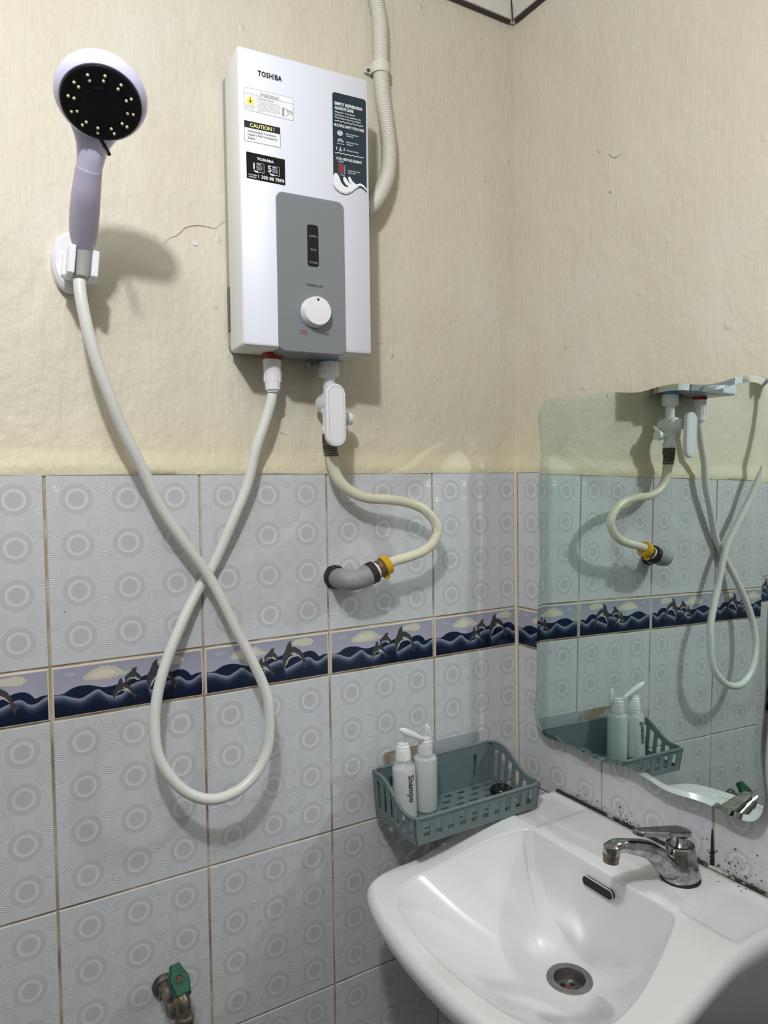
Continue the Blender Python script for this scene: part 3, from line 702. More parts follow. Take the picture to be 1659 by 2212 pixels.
# neck and grip: one body swept from the head down to the socket
G0 = [(213, 232, .163, .0355, .008), (209, 250, .158, .0340, .009), (206, 268, .154, .0300, .011), (203, 290, .150, .0235, .0125), (200, 312, .146, .0180, .0125), (197, 335, .140, .0152, .0125), (193.5, 360, .132, .0140, .0122), (190, 385, .124, .0136, .012)]
G = [(194, 356, .134, .0105, .008), (193, 362, .1315, .0138, .0122), (190.5, 378, .126, .0145, .0132), (186, 420, .112, .0158, .0142), (182.5, 465, .092, .0166, .0150), (180.5, 500, .076, .0160, .0145), (180.5, 522, .067, .0140, .013), (181, 533, .062, .0115, .0115), (181, 536, .061, .006, .006)]
cen = crom([wy(g[0], g[1], g[2]) for g in G], 6); rad = crom([(g[3], g[4], 0) for g in G], 6)
mb = MB()
def sweep(mb, cen, rad, side, n=28):
    vs = []; fs = []; m = len(cen)
    for i in range(m):
        t = (cen[min(i + 1, m - 1)] - cen[max(i - 1, 0)]).normalized(); s_ = (side - t * side.dot(t)).normalized(); b = t.cross(s_)
        for k in range(n): a = 2 * pi * k / n; vs.append(cen[i] + s_ * (cos(a) * rad[i].x) + b * (sin(a) * rad[i].y))
    for i in range(m - 1):
        for k in range(n): fs.append((i * n + k, i * n + (k + 1) % n, (i + 1) * n + (k + 1) % n, (i + 1) * n + k))
    fs.append(tuple(range(n))); fs.append(tuple(range((m - 1) * n, m * n))); mb.add(vs, fs)
sweep(mb, cen, rad, V((1, 0, 0)))
mb.build('handle_grip', M['lilac_grip'], showerhead)
cen = crom([wy(g[0], g[1], g[2]) for g in G0], 5); rad = crom([(g[3], g[4], 0) for g in G0], 5)
mb = MB(); sweep(mb, cen, rad, V((1, 0, 0))); mb.build('neck', M['lilac'], showerhead)
s0 = wy(181, 531, .062); s1_ = wy(175.5, 598, .062)
hd = (s1_ - s0).normalized(); SL = (s1_ - s0).length
mb = MB(); mb.lathe([(.0112, -.004), (.0112, .008), (.0104, .010), (.0088, SL - .004), (.0082, SL), (.0070, SL)], s0, hd, 28); mb.build('threaded_collar', M['greysleeve'], showerhead)

# ---- wall holder
HB = V((-0.7455, YP, 0.268))
holder = thing('shower_holder', 'white plastic wall holder gripping the hand shower', 'holder', HB)
el = [(cos(a) * .0235, sin(a) * .0375) for a in [2 * pi * k / 40 for k in range(40)]]
mb = MB(); mb.prism(el, HB, (1, 0, 0), (0, 0, 1), (0, -1, 0), 0, .020, .004); mb.build('wall_plate', M['white'], holder)
mid = (s0 * .42 + s1_ * .58); side = V((1, 0, 0)); side = (side - hd * side.dot(hd)).normalized(); outw = side.cross(hd)
if outw.y > 0: outw = -outw
Rb = Matrix((side, outw, -hd)).transposed()
mb = MB(); mb.box(mid + side * -.0132 + outw * -.006, (.0078, .038, .034), Rb, bev=.0010); mb.build('clip_arm', M['white'], holder, angle=25)
mb = MB(); mb.box(mid + side * .0132 + outw * -.006, (.0078, .038, .032), Rb, bev=.0010); mb.build('clip_arm', M['white'], holder, angle=25)
mb = MB(); mb.box(mid + outw * -.0235, (.040, .014, .030), Rb, bev=.002); c2 = (mid + outw * -.028 + V((HB.x, -.006, HB.z))) / 2; mb.box(c2, (.030, .030, .030), Rb, bev=.004); mb.build('clip_block', M['white'], holder, angle=25)
mb = MB(); mb.lathe([(.010, 0), (.010, .004)], HB + V((0, -.0195, -.026)), (0, -1, 0), 20); mb.build('screw_cap', M['heat_side'], holder)

# ---- stop valve under the heater inlet
vx, vy = bc.x, bc.y
valve = thing('stop_valve', 'white stop valve with long capsule lever under the heater inlet', 'valve', (vx, vy, .08))
mb = MB(); mb.lathe([(.0150, .1645), (.0155, .163), (.0155, .146), (.0145, .142), (.010, .141)], (vx, vy, 0), (0, 0, 1), 30)
for k in range(20):
    a = 2 * pi * k / 20; mb.box((vx + cos(a) * .0154, vy + sin(a) * .0154, .154), (.0014, .0014, .018), Euler((0, 0, a)).to_matrix())
mb.build('union_nut', M['capwhite'], valve, angle=30)
mb = MB(); mb.lathe([(.0095, .143), (.0090, .118), (.0135, .114), (.0135, .092), (.0110, .086), (.0105, .070), (.0125, .066), (.0125, .058), (.010, .054)], (vx, vy, 0), (0, 0, 1), 28)
mb.lathe([(.0150, -.018), (.0155, -.010), (.0155, .014), (.0140, .018), (.0110, .020), (.0110, .032)], (vx, vy, .103), (0, -1, 0), 28); mb.build('valve_body', M['white'], valve)
pq = wy(749, 905, .032)
mb = MB(); pe = wy(760, 905, .032); PLN = pe.x - vx - .004; mb.lathe([(.007, 0), (.0075, PLN - .009), (.0098, PLN - .0085), (.0100, PLN - .002), (.0092, PLN - .0005), (.0001, PLN)], (vx + .004, vy, pe.z), (1, .0, 0), 24); mb.build('drain_plug', M['capwhite'], valve)
lt = wy(725, 852, .074); lb = wy(727, 941, .074)
Lw = .0150
def capsule(w_, h_, n=14): return [(cos(a) * w_, h_ / 2 + sin(a) * w_) for a in [pi * k / n for k in range(n + 1)]] + [(cos(a) * w_, -h_ / 2 + sin(a) * w_) for a in [pi + pi * k / n for k in range(n + 1)]]
lc = (lt + lb) / 2; Lh = (lt - lb).length; lv = (lt - lb).normalized()
lever_w = (wy(746, 895, .074) - wy(704.5, 895, .074)).length / 2
mb = MB(); mb.prism(capsule(lever_w, Lh), V((lc.x, -.067, lc.z)), (1, 0, 0), lv, (0, -1, 0), 0, .0085, .0012); lever = mb.build('lever_handle', M['white'], valve, angle=25)
mb = MB()
A1 = capsule(lever_w - .0035, Lh); A2 = capsule(lever_w - .0039, Lh)
vs = [V((lc.x, -.0757, lc.z)) + V((1, 0, 0)) * p[0] + lv * p[1] for p in A1 + A2]; n_ = len(A1); mb.add(vs, [(i, (i + 1) % n_, n_ + (i + 1) % n_, n_ + i) for i in range(n_)])
mb.build('lever_groove', M['dimink'], lever, smooth=False, fixn=False)
mb = MB(); mb.lathe([(.0085, .060), (.0125, .056), (.0125, .042), (.009, .040)], (vx, vy, 0), (0, 0, 1), 8); mb.build('hose_nut', M['darkmetal'], valve, angle=20)

# ---- cream inlet hose
IN = [(715, 968, .030), (716.5, 987, .030), (720, 1010, .030), (733, 1039, .032), (759, 1062, .034), (795, 1076, .037), (838.7, 1079, .041), (882, 1086, .045), (914.6, 1100, .048), (937, 1122.8, .050), (945.5, 1146, .052), (936.3, 1171, .053), (914.6, 1190, .053), (885.7, 1202, .053), (857, 1210.5, .052), (838, 1217, .051)]
ihose = thing('inlet_hose', 'cream rubber hose curving from the stop valve to the grey elbow', 'hose', wy(945, 1144, .05))
pth = crom([V((vx, vy, .046)), V((vx, vy, .036))] + [wy(*q) for q in IN[1:]], 7); rr_ = [.0079 + .0026 * max(0, 1 - i / 42) for i in range(len(pth))]
mb = MB(); mb.tube(pth, rr_, 18); mb.build('hose_tube', M['cream_hose'], ihose)
mb = MB(); p2 = pth[:20]
for k in range(6):
    i = 5 + k * 1.6; c_ = p2[int(i)].lerp(p2[int(i) + 1], i - int(i)); t_ = (p2[int(i) + 1] - p2[int(i)]).normalized(); u_ = V((1, 0, 0)); v_ = t_.cross(u_)
    mb.tube([c_ + u_ * (cos(2 * pi * j / 18) * .0108) + v_ * (sin(2 * pi * j / 18) * .0108) for j in range(18)], .0011, 6, closed=True)
mb.build('spring_guard', M['darkmetal'], ihose)

# ---- grey elbow pipe out of the wall
e0 = wy(722, 1246, 0); elbow = thing('pipe_elbow', 'grey plastic pipe elbow coming out of the tiles', 'pipe', e0)
e0.y = 0.004
ep = [e0, e0 + V((.001, -.018, -.001)), wy(741, 1250, .036), wy(757, 1254, .044), wy(778, 1250, .047), wy(800, 1239, .048)]
ec = crom(ep, 6)
mb = MB(); mb.tube(ec, [.0158] * (len(ec) - 6) + [.0158, .0160, .0163, .0166, .0166, .0166, .0166], 24); mb.build('elbow_body', M['elbow'], elbow)
mb = MB(); mb.tube([e0 + V((0, .002, 0)), e0 + V((.001, -.006, 0)), e0 + V((.001, -.013, -.001))], [.0195, .0190, .0180], 14); mb.build('tape_collar', M['matblack'], elbow, angle=20)
ed = (ec[-1] - ec[-4]).normalized(); e1 = ec[-1]
mb = MB(); mb.lathe([(.0150, -.004), (.0175, -.003), (.0180, .005), (.0172, .008), (.0125, .0085)], e1, ed, 12); mb.build('tape_collar', M['matblack'], elbow, angle=20)
mb = MB(); mb.lathe([(.0122, .005), (.0122, .009), (.0128, .010), (.0122, .011), (.0128, .012), (.0122, .0135)], e1, ed, 24); mb.build('white_thread', M['paper'], elbow)
clamp = thing('hose_clamp', 'amber and brown hose clamp at the end of the grey elbow', 'clamp', e1 + ed * .02)
mb = MB(); mb.lathe([(.0120, .0125), (.0138, .014), (.0146, .020), (.0144, .028), (.012, .030)], e1, ed, 10); mb.build('clamp_nut', M['brown'], clamp, angle=20)
mb = MB(); mb.lathe([(.0146, .0235), (.0158, .0235), (.0158, .0335), (.0146, .0345), (.010, .0345)], e1, ed, 28); mb.box(e1 + ed * .027 + V((.002, -.003, -.0158)), (.008, .008, .006), Euler((.3, .2, .1)).to_matrix()); mb.build('clamp_band', M['amber'], clamp, angle=35)

# ---- corrugated conduit
CP = [(800, -60, .006), (806, -30, .006), (812, 0, .006), (818, 30, .006), (821, 58, .006), (822.5, 115, .006), (822.5, 150, .006), (826, 202, .007), (834, 260, .009), (840.5, 320, .011), (838.7, 368, .014), (830, 399, .017), (815.6, 428, .020), (801, 446, .022), (785, 458, .024)]
cond = thing('cable_conduit', 'cream corrugated cable conduit running down the wall into the heater side', 'conduit', wy(822, 150, .006))
cp_ = [wy(*q) for q in CP]; cp_ = [V((cp_[0].x - .005, cp_[0].y, CEIL + .01))] + cp_
cpts = crom(cp_, 16)
Ls = [0]
for i in range(1, len(cpts)): Ls.append(Ls[-1] + (cpts[i] - cpts[i - 1]).length)
N_ = int(Ls[-1] / .00095); fine = []; j = 0
for k in range(N_ + 1):
    s_ = Ls[-1] * k / N_
    while j < len(Ls) - 2 and Ls[j + 1] < s_: j += 1
    fine.append(cpts[j].lerp(cpts[j + 1], (s_ - Ls[j]) / max(Ls[j + 1] - Ls[j], 1e-9)))
prf = [.0129, .0129, .0106, .0106]
mb = MB(); mb.tube(fine, [prf[k % 4] for k in range(len(fine))], 20); mb.build('corrugated_tube', M['conduit'], cond, angle=80)
sc_ = wy(822.5, 150, .006)
sad = thing('conduit_clip', 'cream plastic saddle clip holding the corrugated conduit to the wall', 'clip', sc_)
mb = MB()
arc = [(cos(a) * .0150, sin(a) * .0150) for a in [pi * k / 14 for k in range(15)]] + [(cos(a) * .0132, sin(a) * .0132) for a in [pi - pi * k / 14 for k in range(15)]]
o_ = V((sc_.x, sc_.y + .001, sc_.z)); fs_ = []
vs = [o_ + V((p[0], -p[1], dz)) for dz in (-.008, .008) for p in arc]; n_ = len(arc)
for i in range(n_): fs_.append((i, (i + 1) % n_, n_ + (i + 1) % n_, n_ + i))
for L_ in (0, n_):
    for i in range(14): fs_.append((L_ + i, L_ + i + 1, L_ + n_ - 2 - i, L_ + n_ - 1 - i))
mb.add(vs, fs_); mb.build('saddle_band', M['conduit'], sad)
for s_ in (1, -1):
    mb = MB(); mb.box(o_ + V((s_ * .018, .008, -.002)), (.012, .003, .009)); mb.box(o_ + V((s_ * .0145, .0035, -.002)), (.003, .012, .012)); mb.build('fixing_ear', M['conduit'], sad, smooth=False)
mb = MB(); mb.lathe([(.0028, 0), (.0024, .002)], o_ + V((-.019, .0065, -.003)), (0, -1, 0), 10); mb.build('screw_head', M['darkmetal'], sad)

# ---- mirror with a wavy bevelled outline, standing off the right wall
MN = V((-cos(-.02176) * cos(-.01562), -sin(-.02176) * cos(-.01562), -sin(-.01562))); MDI = 0.01219
def onm(px, py):
    d = ray(px, py); t = (MDI - CAM.dot(MN)) / d.dot(MN); return CAM + d * t
OUT = [(1165.5, 1200), (1163, 1120), (1162, 1049), (1166, 1010), (1166.8, 962.5), (1163, 925), (1161.4, 896), (1168.7, 877), (1180, 864), (1194.7, 860.7), (1230.5, 863.3), (1263, 857.5), (1302, 847), (1331, 847), (1363.7, 848.4), (1389.7, 845.1), (1422, 835.4), (1457.9, 828.9), (1493.6, 829.9), (1526, 830.8), (1558.6, 825), (1591, 814.6), (1623.6, 810.4), (1645, 814), (1662, 825), (1672, 845), (1675, 880), (1670, 930), (1662, 990), (1658, 1050), (1659, 1120), (1662, 1200), (1659, 1290), (1655, 1370), (1653, 1440), (1653, 1489), (1648, 1545), (1643, 1596), (1642.4, 1640), (1648, 1687), (1651, 1722), (1648, 1748.6), (1639.8, 1765), (1623.6, 1775), (1600.8, 1771.4), (1574.8, 1761.6), (1552, 1748.6), (1509.9, 1730.8), (1470.9, 1719.4), (1438.4, 1708), (1405.9, 1688.5), (1373.4, 1667.4), (1347.4, 1656), (1315, 1649.6), (1289, 1641.4), (1259.7, 1625), (1230.5, 1609), (1204.5, 1600.8), (1181.7, 1594.3), (1165.5, 1577.5), (1156.2, 1553.7), (1153.7, 1527.7), (1157, 1497), (1158.5, 1440), (1159, 1374.8), (1162, 1302.5), (1164.5, 1250)]
mu = V((0, -1, 0)); mu = (mu - MN * mu.dot(MN)).normalized(); mv = mu.cross(MN);
if mv.z < 0: mv = -mv
mo = onm(1400, 1300)
pl = [((onm(*p) - mo).dot(mu), (onm(*p) - mo).dot(mv), 0) for p in OUT]
pl = [(p.x, p.y) for p in crom(pl, 3, closed=True)]
if sum(pl[i][0] * pl[(i + 1) % len(pl)][1] - pl[(i + 1) % len(pl)][0] * pl[i][1] for i in range(len(pl))) < 0: pl = pl[::-1]
def insetp(P, b):
    n = len(P); out = []
    for i in range(n):
        d = (V(P[(i + 2) % n]) - V(P[i - 2])).normalized(); out.append((P[i][0] - d.y * b, P[i][1] + d.x * b))
    return out
mirror = thing('wall_mirror', 'frameless mirror with wavy outline on the wall above the basin', 'mirror', mo)
n_ = len(pl); inn = insetp(pl, .0085)
def mp(p, h): return mo + mu * p[0] + mv * p[1] + MN * h
mb = MB(); mb.add([mp(p, 0) for p in inn], [tuple(t) for t in tessellate_polygon([[V((p[0], p[1], 0)) for p in inn]])]); mb.build('silvered_face', M['mirror'], mirror, smooth=False)
mb = MB(); mb.add([mp(p, 0) for p in inn] + [mp(p, -.0006) for p in pl], [(i, (i + 1) % n_, n_ + (i + 1) % n_, n_ + i) for i in range(n_)]); mb.build('bevelled_rim', M['mirror'], mirror, smooth=True)
mb = MB(); mb.add([mp(p, -.0006) for p in pl] + [mp(p, -.0045) for p in pl], [(i, (i + 1) % n_, n_ + (i + 1) % n_, n_ + i) for i in range(n_)]); mb.build('glass_edge', M['mirror_edge'], mirror)
mb = MB(); mb.add([mp(p, -.0045) for p in pl], [tuple(t) for t in tessellate_polygon([[V((p[0], p[1], 0)) for p in pl]])]); mb.build('backing', M['mirror_back'], mirror, smooth=False)
for (a, b) in ((-.08, .18), (.10, .18), (-.08, -.14), (.10, -.14)):
    q = mp((a, b), -.0045); mb = MB(); mb.box(((q.x + 0.0) / 2, q.y, q.z), (abs(q.x), .03, .03)); mb.build('mounting_pad', M['mirror_back'], mirror, smooth=False)

# ---- wash basin
YC = -.312; RIMZ = -.556
def rimz(x): 
    t = min(max((-x - .120) / .190, 0), 1); return RIMZ - .043 * t * t * (3 - 2 * t)
DC = V((-.183, YC)); DZ = -.700
def sym(pts): return pts + [(x, -y) for x, y in pts[::-1]]
half_out = [(-.424, .03), (-.421, .07), (-.415, .115), (-.406, .155), (-.394, .188), (-.377, .207), (-.345, .218), (-.29, .222), (-.20, .222), (-.12, .220), (-.05, .218), (-.012, .216), (-.004, .208), (-.003, .10)]
half_in = [(-.396, .03), (-.393, .06), (-.386, .10), (-.372, .137), (-.347, .163), (-.31, .176), (-.26, .174), (-.21, .163), (-.17, .149), (-.148, .139), (-.1375, .131), (-.134, .120), (-.134, .06)]
def ring_poly(half): 
    pts = [V((x, YC + y, 0)) for x, y in half] + [V((x, YC - y, 0)) for x, y in half[::-1]]
    return [V((p.x, p.y)) for p in crom(pts, 8, closed=True)]
PO, PI_ = ring_poly(half_out), ring_poly(half_in)
def hit(P, th):
    d = V((cos(th), sin(th))); best = 0
    for i in range(len(P)):
        a = P[i] - DC; b = P[(i + 1) % len(P)] - DC; e = b - a
        den = d.x * (-e.y) + e.x * d.y
        if abs(den) < 1e-12: continue
        t = (a.x * (-e.y) + e.x * a.y) / den; s_ = (d.x * a.y - d.y * a.x) / den
        if t > 0 and -1e-6 <= s_ <= 1 + 1e-6: best = max(best, t)
    return best
# angular samples, denser towards the back corners
NA = 288; thetas = [2 * pi * i / NA for i in range(NA)]
def sst(e0, e1, x): t = min(max((x - e0) / (e1 - e0), 0), 1); return t * t * (3 - 2 * t)
def topz(x, y):
    z = rimz(x); ay = abs(y - YC)
    tray = sst(.127, .133, ay) * sst(-.126, -.118, x) * (1 - sst(-.022, -.012, x))      # sunk soap trays left and right of the tap ledge
    z -= .0042 * tray * (1 - sst(.195, .210, ay))
    # knock-out ring of the spare tap hole
    r = sqrt((x + .060) ** 2 + (y + .205) ** 2)
    z -= .0007 * math.exp(-((r - .0175) / .0016) ** 2)
    return z
layers = []
def back_fac(th): return max(0.0, cos(th))       # 1 towards the wall
rows_ = []
inner_s = [0, .05, .10, .16, .22, .30, .38, .46, .54, .62, .70, .78, .85, .91, .96]; DISTS = [.013, .0118, .0106, .0094, .0082, .007, .0058, .0046, .0034, .0022, .0012, .0005]
R90 = hit(PI_, pi / 2)
fr = [0.004, .01, .02, .035, .06, .09, .13, .18, .24, .30, .36, .43, .50, .57, .64, .71, .78, .85, .91, .955, .985]
for th in thetas:
    Ri = hit(PI_, th); Ro = hit(PO, th); d = V((cos(th), sin(th))); R0_ = .0300
    bf = back_fac(th); col = []
    rl = [R0_ + (Ri - .014 - R0_) * s_ for s_ in inner_s] + [Ri - q for q in DISTS]
    for r in rl:
        s_ = 0; p = DC + d * r; ze = rimz((DC + d * Ri).x) - .002
        dist = Ri - r
        # wall profile: steep near the back and sides, long slope to the front
        lateral = abs(sin(th)); 
        wdt = .020 * (bf > 0) + 0
        k = sst(-.25, .35, cos(th))              # 0 front .. 1 back
        Rv = Ri if cos(th) <= 0 else 1 / sqrt((d.x / .235) ** 2 + (d.y / R90) ** 2)
        wf = sst(-.151, -.143, (DC + d * Ri).x); FL = .034; zs = rimz(-.25)
        if cos(th) <= 0: zs = ze
        else: zs = (RIMZ - .038) * cos(th) ** 2 + rimz(DC.x) * (1 - cos(th) ** 2)
        base_ = DZ + (zs - DZ) * (max(r - FL, 0) / (Rv - FL)) ** 1.5; be = DZ + (zs - DZ) * (max(Ri - FL, 0) / (Rv - FL)) ** 1.5
        rw = .011 * wf + .065 * (1 - wf)
        rise = (1 - (min(dist, rw) / rw)) ** (.85 * wf + 1.5 * (1 - wf))
        col.append((p.x, p.y, base_ + (ze - be) * rise))
    zi = rimz((DC + d * Ri).x)
    for k_, (dr, dz) in enumerate(((-.0006, -.0012), (.0012, -.0004))):
        p = DC + d * (Ri + dr); col.append((p.x, p.y, topz(p.x, p.y) + dz))
    for f_ in fr:
        r = Ri + .0025 + (Ro - .012 - Ri - .0025) * f_; p = DC + d * r; col.append((p.x, p.y, topz(p.x, p.y)))
    zo = rimz((DC + d * Ro).x)
    wallside = (DC + d * Ro).x > -.0075
    drop = [(-.0105, -.0003), (-.0075, -.0014), (-.0042, -.0038), (-.0016, -.0075), (0, -.012), (-.0010, -.020), (-.006, -.032), (-.014, -.044), (-.026, -.058), (-.046, -.078), (-.078, -.108), (-.11, -.140)]
    for dr, dz in drop:
        if wallside: dr = 0.0 if dz < -.004 else dr * .4
        r = Ro + dr
        if dr < -.03 and not wallside: r = max(Ro + dr, .07)
        p = DC + d * r; x_ = min(p.x, -.003); col.append((x_, p.y, zo + dz))
    for rr2, zz2 in ((.085, -.205), (.05, -.235), (.035, -.245)):
        p = DC + d * rr2; col.append((p.x, p.y, RIMZ + zz2))
    rows_.append(col)
mb = MB(); m_ = len(rows_[0])
vs = [q for c_ in rows_ for q in c_]; fs = []
for i in range(NA):
    j = (i + 1) % NA
    for k in range(m_ - 1): fs.append((i * m_ + k, j * m_ + k, j * m_ + k + 1, i * m_ + k + 1))
mb.add(vs, fs)
basin = thing('wash_basin', 'white ceramic wall-hung wash basin below the mirror', 'basin', (-.2, YC, RIMZ - .2))
mb.build('basin_body', M['ceramic'], basin, angle=180)
# drain
dr = V((DC.x, DC.y, DZ))
mb = MB(); mb.lathe([(.0312, .0004), (.0300, .0022), (.0240, .0026), (.0215, .0012), (.0205, -.004), (.0195, -.014), (.0001, -.0145)], dr, (0, 0, 1), 48, caps=False); drain = mb.build('drain_fitting', M['steel'], basin)
mb = MB()
for k in range(5):
    a = 2 * pi * k / 5 + .5; mb.lathe([(.0040, -.0142), (.0036, -.0136), (.0001, -.0135)], dr + V((cos(a) * .0105, sin(a) * .0105, 0)), (0, 0, 1), 14)
mb.build('drain_hole', M['water'], drain)
mb = MB(); mb.lathe([(.0046, -.0142), (.0040, -.0125), (.0001, -.012)], dr, (0, 0, 1), 14); mb.box(dr + V((-.006, -.004, -.0135)), (.010, .004, .001), Euler((0, 0, .6)).to_matrix()); mb.build('drain_screw', M['rust'], drain)
# overflow slot in the back wall of the bowl (lies on the bowl surface)
def bowl_surface(y, z):
    """x of the back wall at that height"""
    best = None
    for i in range(NA):
        for k in range(m_ - 1):
            pass
    return None
oc = wx(1292, 1917, -.1385)
ou = (wx(1326, 1936, -.1385) - wx(1259, 1898, -.1385)); ohw = ou.length / 2
print('overflow', oc, ohw)
on = V((-1, 0, .10)).normalized(); oy = V((0, -1, 0)); oz = oy.cross(on) * -1
if oz.z < 0: oz = -oz
mb = MB(); 
A1 = [(p[1], p[0]) for p in capsule(.0068, ohw * 2 - .0144)]; A2 = [(p[1], p[0]) for p in capsule(.0060, ohw * 2 - .0144)]
n_ = len(A1)
vs = [oc + oy * p[0] + oz * p[1] + on * .0012 for p in A1] + [oc + oy * p[0] + oz * p[1] + on * .0026 for p in A2]
mb.add(vs, [(i, (i + 1) % n_, n_ + (i + 1) % n_, n_ + i) for i in range(n_)]); mb.build('overflow_rim', M['ceramic'], basin)
mb = MB(); mb.prism(A2, oc, oy, oz, on, -.003, .0022); mb.build('overflow_slot', M['water'], basin)
mb = MB(); mb.tube([(DC.x, DC.y, RIMZ - .22), (DC.x, DC.y, RIMZ - .33), (DC.x + .03, DC.y, RIMZ - .38), (DC.x + .10, DC.y, RIMZ - .38), (-.004, DC.y, RIMZ - .38)], .018, 20); mb.build('waste_pipe', M['white'], basin)
# sealant and mould along the wall
mb = MB(); pt = []
for k in range(110):
    y = -.105 - .44 * k / 109; pt.append((-.0035, y, RIMZ + .0015 + .0012 * noise.noise(V((k * .35, 0, 0)))))
mb.tube(pt, [.0024 + .0016 * abs(noise.noise(V((k * .4, 3, 0)))) for k in range(110)], 8); bead = mb.build('sealant_bead', M['bead'], basin)
def flecks(n, fn, seed, r0=.0004, r1=.0022):
    rnd = random.Random(seed); mb = MB()
    for _ in range(n):
        c_, u_, v_ = fn(rnd); k = rnd.randint(5, 8); R_ = r0 + (r1 - r0) * rnd.random() ** 3; st = rnd.uniform(.4, 1.6)
        mb.add([c_ + u_ * (cos(2 * pi * i / k) * R_ * st * rnd.uniform(.5, 1.2)) + v_ * (sin(2 * pi * i / k) * R_ * rnd.uniform(.4, 1.1)) for i in range(k)], [tuple(range(k))])
    return mb
def fw(r):
    cl = r.choice((-.17, -.25, -.33, -.40, -.42, -.45, -.50)) ; y = cl + r.gauss(0, .022); z = RIMZ + .003 + abs(r.gauss(0, .011)) * (1.5 if y < -.36 else .8)
    return V((-.0011, min(y, -.11), z)), V((0, 1, 0)), V((0, 0, 1))
mo_ = flecks(330, fw, 5, .0003, .0017).build('mould_spots', M['mold'], wr, smooth=False, fixn=False); mo_['kind'] = 'stuff'
def fb(r):
    y = r.uniform(-.50, -.12) if r.random() < .5 else r.gauss(-.44, .03); return V((-.006 - abs(r.gauss(0, .010)), y, 0)), V((1, 0, 0)), V((0, 1, 0))
mb = flecks(90, fb, 8, .0003, .0013)
for q in mb.v: q.z = topz(q.x, q.y) + .0005
mo_ = mb.build('mould_spots', M['mold'], basin, smooth=False, fixn=False); mo_['kind'] = 'stuff'
mb = MB(); pt = [(-.0014, -.4015, RIMZ + .004 + .05 * k / 9) for k in range(10)]; mb.tube(pt, [.0026 * (1 - k / 11) + .0004 for k in range(10)], 6); mb.build('mould_streak', M['mold'], wr)

# ---- basin tap
FB = V((-.061, -.395, RIMZ - .001))
faucet = thing('basin_tap', 'worn chrome lever tap standing on the back ledge of the basin', 'tap', FB)
ztop = wx(1466, 1812, FB.x).z - FB.z
print('faucet top', ztop, wz(1474, 1898, RIMZ))
mb = MB(); mb.lathe([(.0262, 0), (.0262, .0028), (.024, .0035)], FB, (0, 0, 1), 36); mb.build('base_gasket', M['matblack'], faucet)
sd = V((-1, .10, 0)).normalized()
mb = MB(); mb.lathe([(.0235, .0028), (.0245, .006), (.0222, .022), (.0190, .036), (.0178, .046), (.0165, .048)], FB, (0, 0, 1), 36, xdir=sd, sx=1.08); mb.build('tap_body', M['chrome'], faucet)
tip = wy(1321, 1833, .385); print('tip', tip)
hh = tip.z - FB.z
sp = [FB + V((0, 0, .014)), FB + sd * .022 + V((0, 0, .022)), FB + sd * .052 + V((0, 0, .022 + (hh - .022) * .58)), FB + sd * .090 + V((0, 0, .022 + (hh - .022) * .90)), tip + V((.010, 0, .001)), tip]
sc = crom(sp, 8)
mb = MB(); sweep(mb, sc, [V((.0185 - .0080 * min(1, i / 26), .0175 - .0090 * min(1, i / 26), 0)) for i in range(len(sc))], V((0, 1, 0)), 24); mb.lathe([(.0001, .0085), (.006, .008), (.0098, .005), (.0104, 0), (.0104, -.006)], tip + V((0, 0, -.001)), (0, 0, 1), 24); mb.build('spout', M['chrome'], faucet)
mb = MB(); mb.lathe([(.0105, 0), (.0105, -.004), (.0098, -.0045), (.0098, -.011), (.0080, -.011)], tip + V((-.0005, 0, -.006)), (.10, 0, 1), 24); mb.build('aerator', M['brass'], faucet, angle=30)
zb = .046
mb = MB(); mb.lathe([(.0172, zb), (.0180, zb + .002), (.0180, ztop - .018), (.0165, ztop - .010), (.0120, ztop - .004), (.0095, ztop), (.0095, ztop + .006)], FB, (0, 0, 1), 32); cap_ = mb.build('cartridge_cap', M['chrome'], faucet, angle=25)
hl0 = FB + V((.006, 0, ztop + .007)); hl1 = wy(1371, 1803, .392); print('lever', hl0, hl1)
ldv = (hl1 - hl0); LL = ldv.length; ldv.normalize(); ls = ldv.cross(V((0, 0, 1))).normalized(); ln = ls.cross(ldv)
if ln.z < 0: ln = -ln
out_ = []
for k in range(15): a = radians(-90 + 180 * k / 14); out_.append((LL - .009 + cos(a) * .009, sin(a) * .0082))
for k in range(15): a = radians(90 + 180 * k / 14); out_.append((.004 + cos(a) * .0130, sin(a) * .0130))
mb = MB(); mb.prism(out_, hl0, ldv, ls, ln, 0, .0062, .0015); mb.build('lever', M['chrome'], faucet, angle=20)

